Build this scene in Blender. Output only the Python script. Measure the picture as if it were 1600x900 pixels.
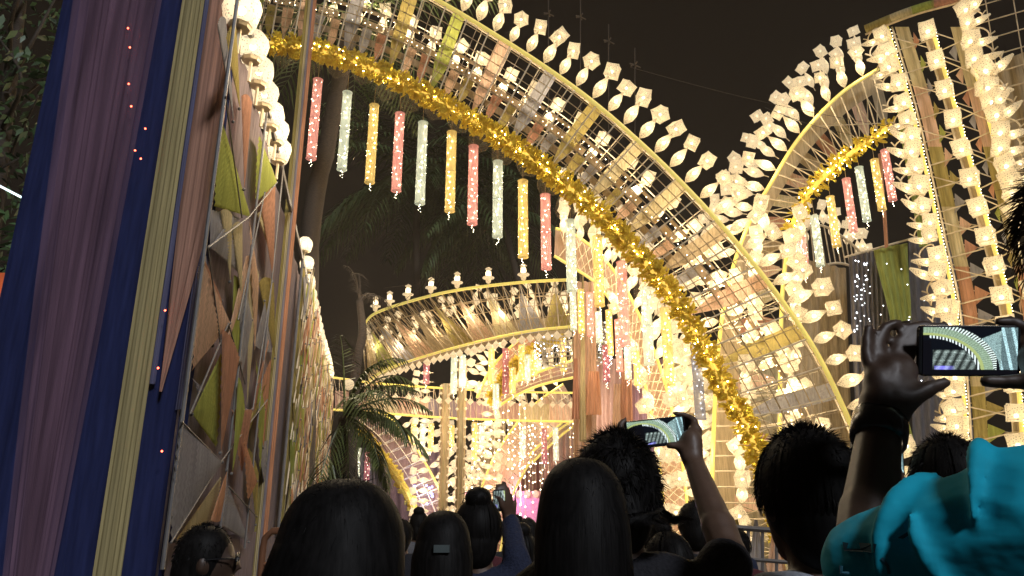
import bpy, math, random
import numpy as np
from mathutils import Vector, Matrix
rnd = random.Random(7)
for o in list(bpy.data.objects): bpy.data.objects.remove(o)
SC = bpy.context.scene
COL = SC.collection
PI = math.pi

# ------------------------------------------------------------------ camera
CAM_H, PITCH, F = 1.50, math.radians(17.3), 1156.0
cam = bpy.data.cameras.new('camera'); camo = bpy.data.objects.new('camera', cam); COL.objects.link(camo)
camo.location = (0, 0, CAM_H); camo.rotation_euler = (PI/2 + PITCH, 0, 0)
cam.sensor_width = 36; cam.lens = F/1600*36; cam.clip_start = 0.05; cam.clip_end = 2000
SC.camera = camo
# ------------------------------------------------------------------ night sky, faint cool lamp light from the street behind
W = bpy.data.worlds.new('World'); SC.world = W; W.use_nodes = True
nt = W.node_tree; nt.nodes.clear()
out = nt.nodes.new('ShaderNodeOutputWorld'); bg = nt.nodes.new('ShaderNodeBackground')
sky = nt.nodes.new('ShaderNodeTexSky'); sky.sky_type = 'NISHITA'; sky.sun_disc = False
SUN_EL, SUN_AZ = math.radians(38), math.radians(152)      # azimuth clockwise from +Y
sky.sun_elevation = SUN_EL; sky.sun_rotation = SUN_AZ
mixn = nt.nodes.new('ShaderNodeMixRGB'); mixn.blend_type = 'MIX'; mixn.inputs[0].default_value = 0.996
mixn.inputs[2].default_value = (.18, .125, .085, 1)      # sky glow of the town over the last of the daylight
nt.links.new(sky.outputs[0], mixn.inputs[1]); nt.links.new(mixn.outputs[0], bg.inputs[0])
bg.inputs[1].default_value = 0.044
nt.links.new(bg.outputs[0], out.inputs[0])
sl = bpy.data.lights.new('sun', 'SUN'); sl.energy = 1.5; sl.angle = math.radians(8); sl.color = (.90, .93, 1.0)
so = bpy.data.objects.new('sun', sl); COL.objects.link(so)
sd = Vector((math.sin(SUN_AZ)*math.cos(SUN_EL), math.cos(SUN_AZ)*math.cos(SUN_EL), math.sin(SUN_EL)))
so.rotation_euler = (-sd).to_track_quat('-Z', 'Y').to_euler()
SC.view_settings.view_transform = 'Standard'; SC.view_settings.look = 'None'
SC.view_settings.exposure = 0.25; SC.view_settings.gamma = 1.0; SC.view_settings.use_curve_mapping = False
SC.render.engine = 'CYCLES'
cy = SC.cycles
cy.use_denoising = True
try: cy.denoiser = 'OPENIMAGEDENOISE'
except Exception: pass
cy.max_bounces = 5; cy.diffuse_bounces = 2; cy.glossy_bounces = 2; cy.transmission_bounces = 3; cy.transparent_max_bounces = 20
cy.sample_clamp_indirect = 3.0; cy.sample_clamp_direct = 0; cy.use_light_tree = True
cy.caustics_reflective = False; cy.caustics_refractive = False
cy.use_adaptive_sampling = True; cy.adaptive_threshold = 0.02

# ------------------------------------------------------------------ picture -> world
CP, SP = math.cos(PITCH), math.sin(PITCH)
def ray(px, py):
    a, b = px - 800.0, 450.0 - py
    return np.array([a, F*CP - b*SP, F*SP + b*CP])
CAMP = np.array([0, 0, CAM_H])
def P(px, py, Y):
    r = ray(px, py); return CAMP + r*(Y/r[1])
def Pz(px, py, z):
    r = ray(px, py); return CAMP + r*((z - CAM_H)/r[2])
def Pl(px, py, p0, n):
    r = ray(px, py); return CAMP + r*(np.dot(np.array(p0) - CAMP, n)/np.dot(r, n))
def V(*a): return np.array(a, float)
def nrm(v): return v/max(1e-9, np.linalg.norm(v))
def lerp(a, b, t): return a + (b - a)*t
def spline(pts, n, closed=False):
    p = np.array(pts, float); m = len(p)
    if m == 2: return p[0] + (p[1]-p[0])*np.linspace(0, 1, n)[:, None]
    q = np.vstack([2*p[0]-p[1], p, 2*p[-1]-p[-2]])
    ts = np.linspace(0, m-1-1e-9, n); out = []
    for t in ts:
        i = int(t); u = t - i
        a, b, c, d = q[i], q[i+1], q[i+2], q[i+3]
        out.append(.5*((2*b) + (c-a)*u + (2*a-5*b+4*c-d)*u*u + (3*b-a-3*c+d)*u**3))
    return np.array(out)
def resample(pts, n=None, step=None):
    p = np.array(pts, float); d = np.r_[0, np.cumsum(np.linalg.norm(np.diff(p, axis=0), axis=1))]
    if n is None: n = max(2, int(round(d[-1]/step))+1)
    s = np.linspace(0, d[-1], n)
    return np.stack([np.interp(s, d, p[:, k]) for k in range(p.shape[1])], 1)

# ------------------------------------------------------------------ materials
def new_mat(name):
    m = bpy.data.materials.new(name); m.use_nodes = True
    t = m.node_tree; t.nodes.clear()
    return m, t, t.nodes.new('ShaderNodeOutputMaterial')
def N(t, kind, **kw):
    n = t.nodes.new(kind)
    for k, v in kw.items():
        if hasattr(n, k) and not k.startswith('i_'): setattr(n, k, v)
    return n
def c4(c): return (c[0], c[1], c[2], 1)
def varied(t, base, scale, amt, stretch=None, detail=3):
    """base colour with soft procedural variation in the object's own space"""
    tc = N(t, 'ShaderNodeTexCoord'); no = N(t, 'ShaderNodeTexNoise')
    no.inputs['Scale'].default_value = scale; no.inputs['Detail'].default_value = detail
    src = tc.outputs['Object']
    if stretch:
        mp = N(t, 'ShaderNodeMapping'); mp.inputs['Scale'].default_value = stretch
        t.links.new(src, mp.inputs[0]); src = mp.outputs[0]
    t.links.new(src, no.inputs['Vector'])
    cr = N(t, 'ShaderNodeValToRGB')
    cr.color_ramp.elements[0].position = .3; cr.color_ramp.elements[1].position = .7
    cr.color_ramp.elements[0].color = c4([c*(1-amt) for c in base]); cr.color_ramp.elements[1].color = c4([min(1, c*(1+amt)) for c in base])
    t.links.new(no.outputs[0], cr.inputs[0])
    return cr.outputs[0], no.outputs[0]
def solid(name, base, rough=.6, metal=0, scale=12, amt=.15, bump=0, stretch=None, spec=.5):
    m, t, o = new_mat(name); b = N(t, 'ShaderNodeBsdfPrincipled')
    col, fac = varied(t, base, scale, amt, stretch); t.links.new(col, b.inputs['Base Color'])
    b.inputs['Roughness'].default_value = rough; b.inputs['Metallic'].default_value = metal
    b.inputs['Specular IOR Level'].default_value = spec
    if bump:
        bp = N(t, 'ShaderNodeBump'); bp.inputs['Strength'].default_value = bump; bp.inputs['Distance'].default_value = .02
        t.links.new(fac, bp.inputs['Height']); t.links.new(bp.outputs[0], b.inputs['Normal'])
    t.links.new(b.outputs[0], o.inputs[0]); return m
def cloth(name, base, transl=.45, transp=0, scale=30, amt=.22, stretch=(1, 1, .08)):
    m, t, o = new_mat(name)
    col, fac = varied(t, base, scale, amt, stretch)
    d = N(t, 'ShaderNodeBsdfDiffuse'); tr = N(t, 'ShaderNodeBsdfTranslucent'); mx = N(t, 'ShaderNodeMixShader')
    t.links.new(col, d.inputs[0]); t.links.new(col, tr.inputs[0]); mx.inputs[0].default_value = transl
    bp = N(t, 'ShaderNodeBump'); bp.inputs['Strength'].default_value = .35; bp.inputs['Distance'].default_value = .01
    t.links.new(fac, bp.inputs['Height']); t.links.new(bp.outputs[0], d.inputs['Normal'])
    t.links.new(d.outputs[0], mx.inputs[1]); t.links.new(tr.outputs[0], mx.inputs[2]); last = mx
    if transp:
        tp = N(t, 'ShaderNodeBsdfTransparent'); m2 = N(t, 'ShaderNodeMixShader'); m2.inputs[0].default_value = transp
        t.links.new(mx.outputs[0], m2.inputs[1]); t.links.new(tp.outputs[0], m2.inputs[2]); last = m2
    t.links.new(last.outputs[0], o.inputs[0]); return m
def glow(name, col, strength, sample=False):
    m, t, o = new_mat(name); e = N(t, 'ShaderNodeEmission')
    e.inputs[0].default_value = c4(col); e.inputs[1].default_value = strength
    t.links.new(e.outputs[0], o.inputs[0])
    m.cycles.emission_sampling = 'AUTO' if sample else 'NONE'
    return m
def shade(name, col, self_glow, transp=.22, cells=26, holes=.16):
    """lit paper / acrylic lamp shade: translucent, pierced with small holes, glowing a little itself"""
    m, t, o = new_mat(name)
    tc = N(t, 'ShaderNodeTexCoord'); vo = N(t, 'ShaderNodeTexVoronoi'); vo.inputs['Scale'].default_value = cells
    t.links.new(tc.outputs['Object'], vo.inputs['Vector'])
    cr = N(t, 'ShaderNodeValToRGB'); cr.color_ramp.elements[0].position = holes; cr.color_ramp.elements[1].position = holes+.12
    cr.color_ramp.elements[0].color = c4([c*.42 for c in col]); cr.color_ramp.elements[1].color = c4(col)
    t.links.new(vo.outputs['Distance'], cr.inputs[0])
    tr = N(t, 'ShaderNodeBsdfTranslucent'); d = N(t, 'ShaderNodeBsdfDiffuse'); mx = N(t, 'ShaderNodeMixShader'); mx.inputs[0].default_value = .25
    t.links.new(cr.outputs[0], tr.inputs[0]); t.links.new(cr.outputs[0], d.inputs[0])
    t.links.new(tr.outputs[0], mx.inputs[1]); t.links.new(d.outputs[0], mx.inputs[2])
    e = N(t, 'ShaderNodeEmission'); e.inputs[1].default_value = self_glow; t.links.new(cr.outputs[0], e.inputs[0])
    ad = N(t, 'ShaderNodeAddShader'); t.links.new(mx.outputs[0], ad.inputs[0]); t.links.new(e.outputs[0], ad.inputs[1])
    tp = N(t, 'ShaderNodeBsdfTransparent'); m2 = N(t, 'ShaderNodeMixShader'); m2.inputs[0].default_value = transp
    t.links.new(ad.outputs[0], m2.inputs[1]); t.links.new(tp.outputs[0], m2.inputs[2])
    t.links.new(m2.outputs[0], o.inputs[0]); m.cycles.emission_sampling = 'NONE'
    return m

def rope(name, base, ec, es):
    m = solid(name, base, .4, 0, 8, .15); b = [n for n in m.node_tree.nodes if n.type == 'BSDF_PRINCIPLED'][0]
    b.inputs['Emission Color'].default_value = c4(ec); b.inputs['Emission Strength'].default_value = es; m.cycles.emission_sampling = 'NONE'; return m
M = {}
M['rail'] = rope('yellow_light_rope', (.70, .56, .10), (1, .80, .22), .42)
M['rod'] = solid('bare_rod', (.42, .31, .17), .55, 0, 6, .25)
M['rod_pale'] = solid('pale_rod', (.62, .52, .36), .6, 0, 6, .2)
M['slat'] = cloth('cream_slat', (.66, .52, .33), .35, 0, 10, .15)
CL = {'orange': (.62, .33, .20), 'peach': (.70, .48, .34), 'green': (.42, .46, .12), 'grey': (.38, .37, .39), 'cream': (.64, .55, .33), 'terracotta': (.52, .28, .19),
      'olive': (.44, .36, .13), 'mauve': (.34, .28, .30), 'lavender': (.34, .32, .36)}
for k, c in CL.items(): M[k] = cloth('cloth_'+k, c)
M['beige'] = cloth('cloth_beige', (.46, .37, .24))
M['sheer'] = cloth('sheer_net', (.5, .42, .3), .5, .80)
M['gold_core'] = rope('gold_light_rope', (.8, .5, .05), (1, .68, .12), .8)
M['gold'] = cloth('gold_ruffle', (.98, .68, .12), .62, 0, 14, .3, (1, 1, 1))
M['bulb'] = glow('warm_bulb', (1, .84, .58), 28, True)
M['bulb_low'] = glow('warm_bulb_low', (1, .84, .58), 12, True)
M['bulb_soft'] = glow('small_bulb', (1, .86, .6), 7, False)
M['led'] = glow('fairy_light', (1, .88, .62), 14, False)
M['led_gold'] = glow('fairy_light_gold', (1, .78, .32), 75, True)
M['led_cool'] = glow('fairy_light_cool', (.9, .95, 1), 6, False)
M['red_led'] = glow('red_led', (1, .10, .05), 9, True)
M['shade'] = shade('lit_shade', (.86, .76, .56), .12, .16, 34, .24)
M['shade_far'] = shade('lit_shade_far', (.86, .75, .55), .25, .12, 22, .16)
M['globe'] = shade('lit_globe_shade', (.92, .83, .66), .26, .12, 42, .22)
M['stalk'] = solid('painted_stalk', (.72, .60, .40), .5)
TUBE = {'pink': (.95, .48, .42), 'yellow': (.95, .74, .28), 'white': (.74, .82, .70), 'grey': (.30, .31, .38), 'mauve': (.5, .2, .25)}
for k, c in TUBE.items(): M['tube_'+k] = shade('tube_'+k, c, .20 if k not in ('grey', 'mauve') else .10, .36, 40, .08)

# ------------------------------------------------------------------ mesh building
class MB:
    def __init__(s): s.v = []; s.f = []; s.mi = []; s.n = 0; s.cur = 0
    def add(s, verts, faces):
        verts = np.asarray(verts, float).reshape(-1, 3)
        s.v.append(verts); k = s.n
        for f in faces: s.f.append(tuple(i+k for i in f)); s.mi.append(s.cur)
        s.n += len(verts)
    def tube(s, pts, r, n=5, cap=True, taper=None):
        p = np.asarray(pts, float); m = len(p)
        tg = np.gradient(p, axis=0); tg /= np.maximum(1e-9, np.linalg.norm(tg, axis=1))[:, None]
        up = V(0, 0, 1) if abs(tg[0][2]) < .9 else V(1, 0, 0)
        rr = np.full(m, r) if taper is None else np.linspace(r, taper, m)
        if np.ndim(r): rr = np.asarray(r, float)
        vs = []; u = nrm(np.cross(tg[0], up))
        for i in range(m):
            u = nrm(u - tg[i]*np.dot(u, tg[i])); w = np.cross(tg[i], u)
            for k in range(n):
                a = 2*PI*k/n; vs.append(p[i] + rr[i]*(math.cos(a)*u + math.sin(a)*w))
        fs = [(i*n+k, i*n+(k+1) % n, (i+1)*n+(k+1) % n, (i+1)*n+k) for i in range(m-1) for k in range(n)]
        if cap: fs += [tuple(range(n-1, -1, -1)), tuple((m-1)*n+k for k in range(n))]
        s.add(vs, fs)
    def rod(s, a, b, r, n=5): s.tube([a, b], r, n)
    def ribbon(s, pts, side, thick=0):
        p = np.asarray(pts, float); sd = np.asarray(side, float)
        if sd.ndim == 1: sd = np.tile(sd, (len(p), 1))
        vs = np.vstack([p - sd, p + sd]); m = len(p)
        s.add(vs, [(i, i+1, m+i+1, m+i) for i in range(m-1)])
    def grid(s, g):
        g = np.asarray(g, float); a, b = g.shape[:2]
        s.add(g.reshape(-1, 3), [(i*b+j, i*b+j+1, (i+1)*b+j+1, (i+1)*b+j) for i in range(a-1) for j in range(b-1)])
    def quad(s, a, b, c, d): s.add([a, b, c, d], [(0, 1, 2, 3)])
    def box(s, c, h, ax=None):
        ax = np.eye(3) if ax is None else np.asarray(ax, float); c = np.asarray(c, float)
        vs = [c + sx*h[0]*ax[0] + sy*h[1]*ax[1] + sz*h[2]*ax[2] for sx in (-1, 1) for sy in (-1, 1) for sz in (-1, 1)]
        s.add(vs, [(0, 1, 3, 2), (4, 6, 7, 5), (0, 4, 5, 1), (2, 3, 7, 6), (0, 2, 6, 4), (1, 5, 7, 3)])
    def lathe(s, prof, n, c=(0, 0, 0), twist=0, cap=True, ax=None):
        c = np.asarray(c, float); ax = np.eye(3) if ax is None else np.asarray(ax, float)
        vs = []
        for i, (r, z) in enumerate(prof):
            for k in range(n):
                a = 2*PI*k/n + twist*i; vs.append(c + r*math.cos(a)*ax[0] + r*math.sin(a)*ax[1] + z*ax[2])
        m = len(prof)
        fs = [(i*n+k, i*n+(k+1) % n, (i+1)*n+(k+1) % n, (i+1)*n+k) for i in range(m-1) for k in range(n)]
        if cap: fs += [tuple(range(n-1, -1, -1)), tuple((m-1)*n+k for k in range(n))]
        s.add(vs, fs)
    def ell(s, c, r, nu=8, nv=6, ax=None, pw=1.0):
        r = (r, r, r) if np.ndim(r) == 0 else r
        ax = np.eye(3) if ax is None else np.asarray(ax, float); c = np.asarray(c, float)
        vs = [c + r[2]*ax[2]]
        for i in range(1, nv):
            th = PI*i/nv
            for k in range(nu):
                a = 2*PI*k/nu
                vs.append(c + r[0]*math.sin(th)**pw*math.cos(a)*ax[0] + r[1]*math.sin(th)**pw*math.sin(a)*ax[1] + r[2]*math.cos(th)*ax[2])
        vs.append(c - r[2]*ax[2]); L = len(vs)-1
        fs = [(0, 1+k, 1+(k+1) % nu) for k in range(nu)]
        for i in range(nv-2):
            for k in range(nu): fs.append((1+i*nu+k, 1+(i+1)*nu+k, 1+(i+1)*nu+(k+1) % nu, 1+i*nu+(k+1) % nu))
        fs += [(L, 1+(nv-2)*nu+(k+1) % nu, 1+(nv-2)*nu+k) for k in range(nu)]
        s.add(vs, fs)
    def octa(s, c, r):
        c = np.asarray(c, float)
        s.add([c+V(r, 0, 0), c-V(r, 0, 0), c+V(0, r, 0), c-V(0, r, 0), c+V(0, 0, r), c-V(0, 0, r)],
              [(0, 2, 4), (2, 1, 4), (1, 3, 4), (3, 0, 4), (2, 0, 5), (1, 2, 5), (3, 1, 5), (0, 3, 5)])
    def capsule(s, a, b, ra, rb, n=10):
        a = np.asarray(a, float); b = np.asarray(b, float); d = nrm(b-a)
        u = nrm(np.cross(d, V(0, 0, 1) if abs(d[2]) < .9 else V(1, 0, 0))); w = np.cross(d, u)
        pr = []
        for th in (-80, -50, -20): pr.append((a + d*ra*math.sin(math.radians(th)), ra*math.cos(math.radians(th))))
        for th in (0, 30, 55, 80): pr.append((b + d*rb*math.sin(math.radians(th)), rb*math.cos(math.radians(th))))
        vs = [c + r*(math.cos(2*PI*k/n)*u + math.sin(2*PI*k/n)*w) for c, r in pr for k in range(n)]
        m = len(pr)
        fs = [(i*n+k, i*n+(k+1) % n, (i+1)*n+(k+1) % n, (i+1)*n+k) for i in range(m-1) for k in range(n)]
        fs += [tuple(range(n-1, -1, -1)), tuple((m-1)*n+k for k in range(n))]
        s.add(vs, fs)
    def mesh(s, name, mats, smooth=False, off=None):
        me = bpy.data.meshes.new(name)
        v = np.vstack(s.v) if s.v else np.zeros((0, 3))
        if off is not None: v = v - np.asarray(off)
        me.from_pydata(v.tolist(), [], s.f)
        if not isinstance(mats, (list, tuple)): mats = [mats]
        for mm in mats: me.materials.append(M[mm] if isinstance(mm, str) else mm)
        if len(mats) > 1: me.polygons.foreach_set('material_index', np.array(s.mi, np.int32))
        if smooth: me.polygons.foreach_set('use_smooth', np.ones(len(s.f), bool))
        me.update(); return me
def link(name, data, parent=None, mat=None):
    o = bpy.data.objects.new(name, data); COL.objects.link(o)
    if parent is not None: o.parent = parent
    if mat is not None: o.matrix_world = mat
    return o
def tag(o, label=None, cat=None, group=None, kind=None):
    if label: o['label'] = label
    if cat: o['category'] = cat
    if group: o['group'] = group
    if kind: o['kind'] = kind
    return o
def thing(name, loc, label, cat, group=None):
    o = bpy.data.objects.new(name, None); COL.objects.link(o); o.location = Vector(loc); o.empty_display_size = .1
    return tag(o, label, cat, group)
def part(name, mb, mats, parent, smooth=False, **kw):
    off = np.array(parent.location); p = parent.parent
    while p is not None: off = off + np.array(p.location); p = p.parent
    o = link(name, mb.mesh(name, mats, smooth, off), parent)
    return tag(o, **kw) if kw else o
def single(name, mb, mats, label, cat, group=None, smooth=False, kind=None):
    v = np.vstack(mb.v); base = V((v[:, 0].min()+v[:, 0].max())/2, (v[:, 1].min()+v[:, 1].max())/2, v[:, 2].min())
    o = link(name, mb.mesh(name, mats, smooth, base)); o.location = Vector(base)
    return tag(o, label, cat, group, kind)
def frame(base, up, roll=0, s=1.0):
    z = nrm(np.asarray(up, float)); x = np.cross(V(0, 1, 0), z); x = nrm(x) if np.linalg.norm(x) > .1 else V(1, 0, 0); y = np.cross(z, x)
    c, q = math.cos(roll), math.sin(roll); x2 = c*x + q*y; y2 = c*y - q*x
    m = Matrix.Identity(4)
    for i in range(3): m[i][0] = x2[i]*s; m[i][1] = y2[i]*s; m[i][2] = z[i]*s; m[i][3] = base[i]
    return m
ONES = 'first second third fourth fifth sixth seventh eighth ninth tenth eleventh twelfth thirteenth fourteenth fifteenth sixteenth seventeenth eighteenth nineteenth'.split()
TENS = {2: 'twenty', 3: 'thirty', 4: 'forty', 5: 'fifty', 6: 'sixty', 7: 'seventy', 8: 'eighty', 9: 'ninety'}
TENTH = {2: 'twentieth', 3: 'thirtieth', 4: 'fortieth', 5: 'fiftieth', 6: 'sixtieth', 7: 'seventieth', 8: 'eightieth', 9: 'ninetieth'}
def ordn(i):
    i += 1
    if i < 20: return ONES[i-1]
    return TENTH[i//10] if i % 10 == 0 else TENS[i//10] + '-' + ONES[i % 10 - 1]

# ------------------------------------------------------------------ lamp kinds: each is [(part name, mesh)], origin at the foot, +Z up
def mk(name, fn, mats, smooth=False):
    b = MB(); fn(b); return b.mesh(name, mats, smooth)
def petal_prof(z0, z1, r): return [(.012, z0), (r*.55, lerp(z0, z1, .14)), (r*.95, lerp(z0, z1, .34)), (r, lerp(z0, z1, .5)), (r*.8, lerp(z0, z1, .68)), (r*.42, lerp(z0, z1, .87)), (.022, z1)]
def f_stem(b): b.tube([(0, 0, -.05), (0, 0, .14)], .012, 5)
def f_petal(b): b.lathe(petal_prof(.07, .61, .122), 9, twist=.06)
def f_cube(b):
    # paper cube set corner-up on its neck, faces drawn in a little along the edges
    z, s = .79, .132
    ax = np.array([[.816, 0, -.577], [-.408, .707, -.577], [.408, .707, .577]])
    ax = np.array([nrm(V(1, 1, .35)), nrm(V(-1, 1, .0)), nrm(V(-.35, -.0, 1.0))])
    ax[1] = nrm(np.cross(ax[2], ax[0])); ax[0] = nrm(np.cross(ax[1], ax[2]))
    c = V(0, 0, z)
    for a, bb, cc in ((0, 1, 2), (1, 2, 0), (2, 0, 1)):
        for sg in (1, -1):
            n = 4; g = np.zeros((n+1, n+1, 3))
            for i in range(n+1):
                for j in range(n+1):
                    u, w = -1+2*i/n, -1+2*j/n
                    k = 1 - .045*(1-u*u)*(abs(w) > .9) - .045*(1-w*w)*(abs(u) > .9)
                    g[i, j] = c + s*(ax[a]*sg*k + ax[bb]*u*k*sg + ax[cc]*w*k)
            b.grid(g)
    b.tube([(0, 0, .58), (0, 0, .68)], .02, 5)
def f_bulbs(b): b.ell((0, 0, .36), .034, 6, 4); b.ell((0, 0, .78), .028, 6, 4)
K_TWIN = [('stem', mk('stem', f_stem, 'stalk')), ('petal_shade', mk('petal_shade', f_petal, 'shade')), ('cube_shade', mk('cube_shade', f_cube, 'shade')), ('bulb', mk('bulb', f_bulbs, 'bulb'))]
def f_twin_all(b):
    b.cur = 0; f_stem(b); b.cur = 1; f_petal(b); f_cube(b); b.cur = 2; b.ell((0, 0, .36), .04, 5, 4); b.ell((0, 0, .8), .03, 5, 4)
K_TWIN1 = mk('petal_lantern', f_twin_all, ['stalk', 'shade_far', 'bulb_soft'])
def f_box(b):
    b.cur = 1; s = .128
    for a, bb, cc in ((0, 1, 2), (1, 2, 0), (2, 0, 1)):
        for sg in (1, -1):
            n = 4; g = np.zeros((n+1, n+1, 3)); E = np.eye(3)
            for i in range(n+1):
                for j in range(n+1):
                    u, w = -1+2*i/n, -1+2*j/n; k = 1-.06*(1-u*u)*(abs(w) > .9)-.06*(1-w*w)*(abs(u) > .9)
                    g[i, j] = s*(E[a]*sg*k*1.04 + E[bb]*u*k*sg + E[cc]*w*k)
            b.grid(g)
def f_boxbulb(b): b.ell((0, -.03, -.05), .036, 6, 4)
K_BOX = [('cube_shade', mk('box_shade', f_box, ['stalk', 'shade'])), ('bulb', mk('box_bulb', f_boxbulb, 'bulb_low'))]
def f_bud(b): b.lathe([(.01, -.22), (.055, -.14), (.078, -.03), (.06, .1), (.02, .22)], 7, twist=.08)
def f_swan(b):
    t = np.linspace(0, 1, 14); p = np.stack([.02 - .34*t + .05*np.sin(t*9), 0*t - .02, -.03 + .10*np.sin(t*2*PI)], 1)
    b.tube(p, .014, 5)
M_BUD = mk('bud_shade', f_bud, 'shade'); M_BUDB = mk('bud_bulb', lambda b: b.ell((0, 0, -.02), .026, 6, 4), 'bulb_low'); M_SWAN = mk('curled_arm', f_swan, 'stalk')
def f_globe(b): b.lathe([(.05, -.12), (.105, -.125), (.125, -.04), (.135, .02), (.118, .09), (.075, .135), (.02, .15)], 8)
K_GLOBE = [('globe_shade', mk('globe_shade', f_globe, 'globe', False)), ('bulb', mk('globe_bulb', lambda b: b.ell((0, 0, .0), .03, 6, 4), 'bulb')),
           ('post', mk('post', lambda b: (b.rod((0, 0, -.34), (0, 0, -.12), .016), b.lathe([(.07, -.15), (.085, -.12)], 8)), 'stalk'))]
def f_fin(b):
    b.cur = 0; b.tube([(0, 0, -.1), (0, 0, .1)], .015, 5); b.cur = 1
    b.lathe([(.03, .06), (.08, .10), (.10, .2)], 8); b.lathe([(.02, .2), (.21, .26), (.21, .29), (.06, .32)], 10); b.lathe([(.09, .3), (.10, .5), (.08, .53)], 8); b.lathe([(.02, .53), (.13, .60), (.02, .68)], 8)
    b.cur = 2; b.ell((0, 0, .4), .05, 6, 4)
K_FIN = mk('finial_lamp', f_fin, ['stalk', 'shade_far', 'bulb'])
def f_dia(b): b.cur = 1; b.octa((0, 0, 0), .17); b.cur = 0; b.rod((0, 0, .15), (0, 0, .3), .012, 4)
K_DIA = mk('diamond_lamp', f_dia, ['stalk', 'shade_far'])
def put(name, kind, mat, label, cat, group, parts=True):
    if isinstance(kind, list):
        e = bpy.data.objects.new(name, None); COL.objects.link(e); e.matrix_world = mat; e.empty_display_size = .1
        for pn, me in kind: link(pn, me, e)
    else:
        e = bpy.data.objects.new(name, kind); COL.objects.link(e); e.matrix_world = mat
    return tag(e, label, cat, group)
def lamp_or_fill_light(parent, loc, power, col=(1, .80, .54), r=.08):
    l = bpy.data.lights.new('bulb_or_fill_light', 'POINT'); l.energy = power; l.color = col; l.shadow_soft_size = r
    o = bpy.data.objects.new('bulb_or_fill_light', l); COL.objects.link(o); o.parent = parent
    o.location = Vector(loc) - parent.matrix_basis.translation if parent is not None and parent.rotation_euler.to_quaternion().angle < 1e-4 else Vector(loc)
    return o

# ================================================================== THE SETTING
tarmac = solid('tarmac', (.045, .042, .04), .8, 0, 60, .35, .4)
g = MB(); n = 24; xs = np.linspace(-600, 600, n); ys = np.linspace(-300, 900, n)
g.grid([[(x, y, 0) for y in ys] for x in xs])
tag(link('ground', g.mesh('ground', tarmac)), kind='structure')

# ================================================================== ARCHES
class Arch:
    """a decorated half arch standing at distance Y; points are given along its inner and its outer edge"""
    def __init__(s, inner, outer, Y, D, Y1=None):
        s.I = spline(inner, 400); s.O = spline(outer, 400); s.Y = Y; s.D = D; s.Y1 = Y if Y1 is None else Y1
    def px(s, t, k):
        f = min(max(t, 0), 1)*399; i = min(int(f), 398); u = f-i
        return lerp(lerp(s.I[i], s.I[i+1], u), lerp(s.O[i], s.O[i+1], u), k)
    def pt(s, t, k, w=0):
        p = s.px(t, k); return P(p[0], p[1], lerp(s.Y, s.Y1, t) + w*s.D)
    def path(s, k, w, n=60, t0=0, t1=1): return np.array([s.pt(t, k, w) for t in np.linspace(t0, t1, n)])
    def ts(s, k, w, step, t0=0, t1=1):
        """parameters at even steps along the edge"""
        tt = np.linspace(t0, t1, 300); p = np.array([s.pt(t, k, w) for t in tt])
        d = np.r_[0, np.cumsum(np.linalg.norm(np.diff(p, axis=0), axis=1))]
        return np.interp(np.arange(step/2, d[-1], step), d, tt)
    def out(s, t, w=0): return nrm(s.pt(t, 1, w) - s.pt(t, 0, w))

def ruffle_garland(arch, t0, t1, r, label, density=85, w=-.04, k=0.0):
    p = resample(arch.path(k, w, 160, t0, t1), step=.05); L = len(p)*.05
    tg = np.gradient(p, axis=0); tg /= np.linalg.norm(tg, axis=1)[:, None]
    e = thing('flower_garland', p[0], label, 'garland')
    core = MB(); core.tube(p, r*.24, 8); part('core', core, 'gold_core', e)
    b = MB(); led = MB(); q = random.Random(3)
    for _ in range(int(L*density*2)):
        i = q.randrange(len(p)); a = q.uniform(0, 2*PI); t = tg[i]
        u = nrm(np.cross(t, V(0, 1, 0))); v = np.cross(t, u)
        rad = math.cos(a)*u + math.sin(a)*v; sid = nrm(t*q.uniform(.4, 1) + np.cross(t, rad)*q.uniform(-1, 1))
        ln = r*q.uniform(.7, 1.2); wd = r*q.uniform(.10, .22); lean = t*q.uniform(-.5, .5)
        g = []
        for m, (h, ww) in enumerate(((.12, .35), (.5, .85), (.82, 1.0), (1.0, .55))):
            c = p[i] + (rad + lean*h)*ln*h
            row = []
            for j in (-1, -.33, .33, 1):
                row.append(c + sid*wd*ww*j + rad*q.uniform(-.12, .12)*r*(m > 0) + np.cross(sid, rad)*(.10*r*math.sin(j*4+m*2)+q.uniform(-.05, .05)*r))
            g.append(row)
        b.grid(g)
    tag(part('ruffle', b, 'gold', e), kind='stuff')
    for _ in range(int(L*16)):
        i = q.randrange(len(p)); a = q.uniform(0, 2*PI); t = tg[i]; u = nrm(np.cross(t, V(0, 1, 0))); v = np.cross(t, u)
        led.octa(p[i] + (math.cos(a)*u + math.sin(a)*v)*r*q.uniform(.4, .75), .013)
    tag(part('fairy_light', led, 'led_gold', e), kind='stuff')
    return e

# ------------------------------------------------------------------ the main arch across the street
A1 = Arch([(380, 64), (490, 78), (600, 116), (720, 178), (830, 248), (920, 320), (1000, 401), (1060, 475), (1120, 583), (1163, 660), (1198, 740), (1222, 830), (1236, 958)],
          [(400, -92), (520, -60), (640, -22), (775, 55), (903, 141), (1006, 228), (1100, 322), (1180, 415), (1262, 528), (1312, 624), (1348, 715), (1374, 815), (1388, 958)], 14.0, 2.0)
ma = thing('festival_arch', A1.pt(1, .5, 0), 'front lattice arch curving down to the right, yellow outer pipe and golden inner edge', 'arch')
b = MB(); b.tube(A1.path(1, 0, 140), .05, 8); part('outer_rail', b, 'rail', ma, True)
b = MB(); b.tube(A1.path(.985, .12, 140), .03, 6); part('outer_rail', b, 'slat', ma, True)
b = MB(); b.tube(A1.path(0, 0, 120), .045, 6); part('inner_rail', b, 'rail', ma, True)
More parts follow.
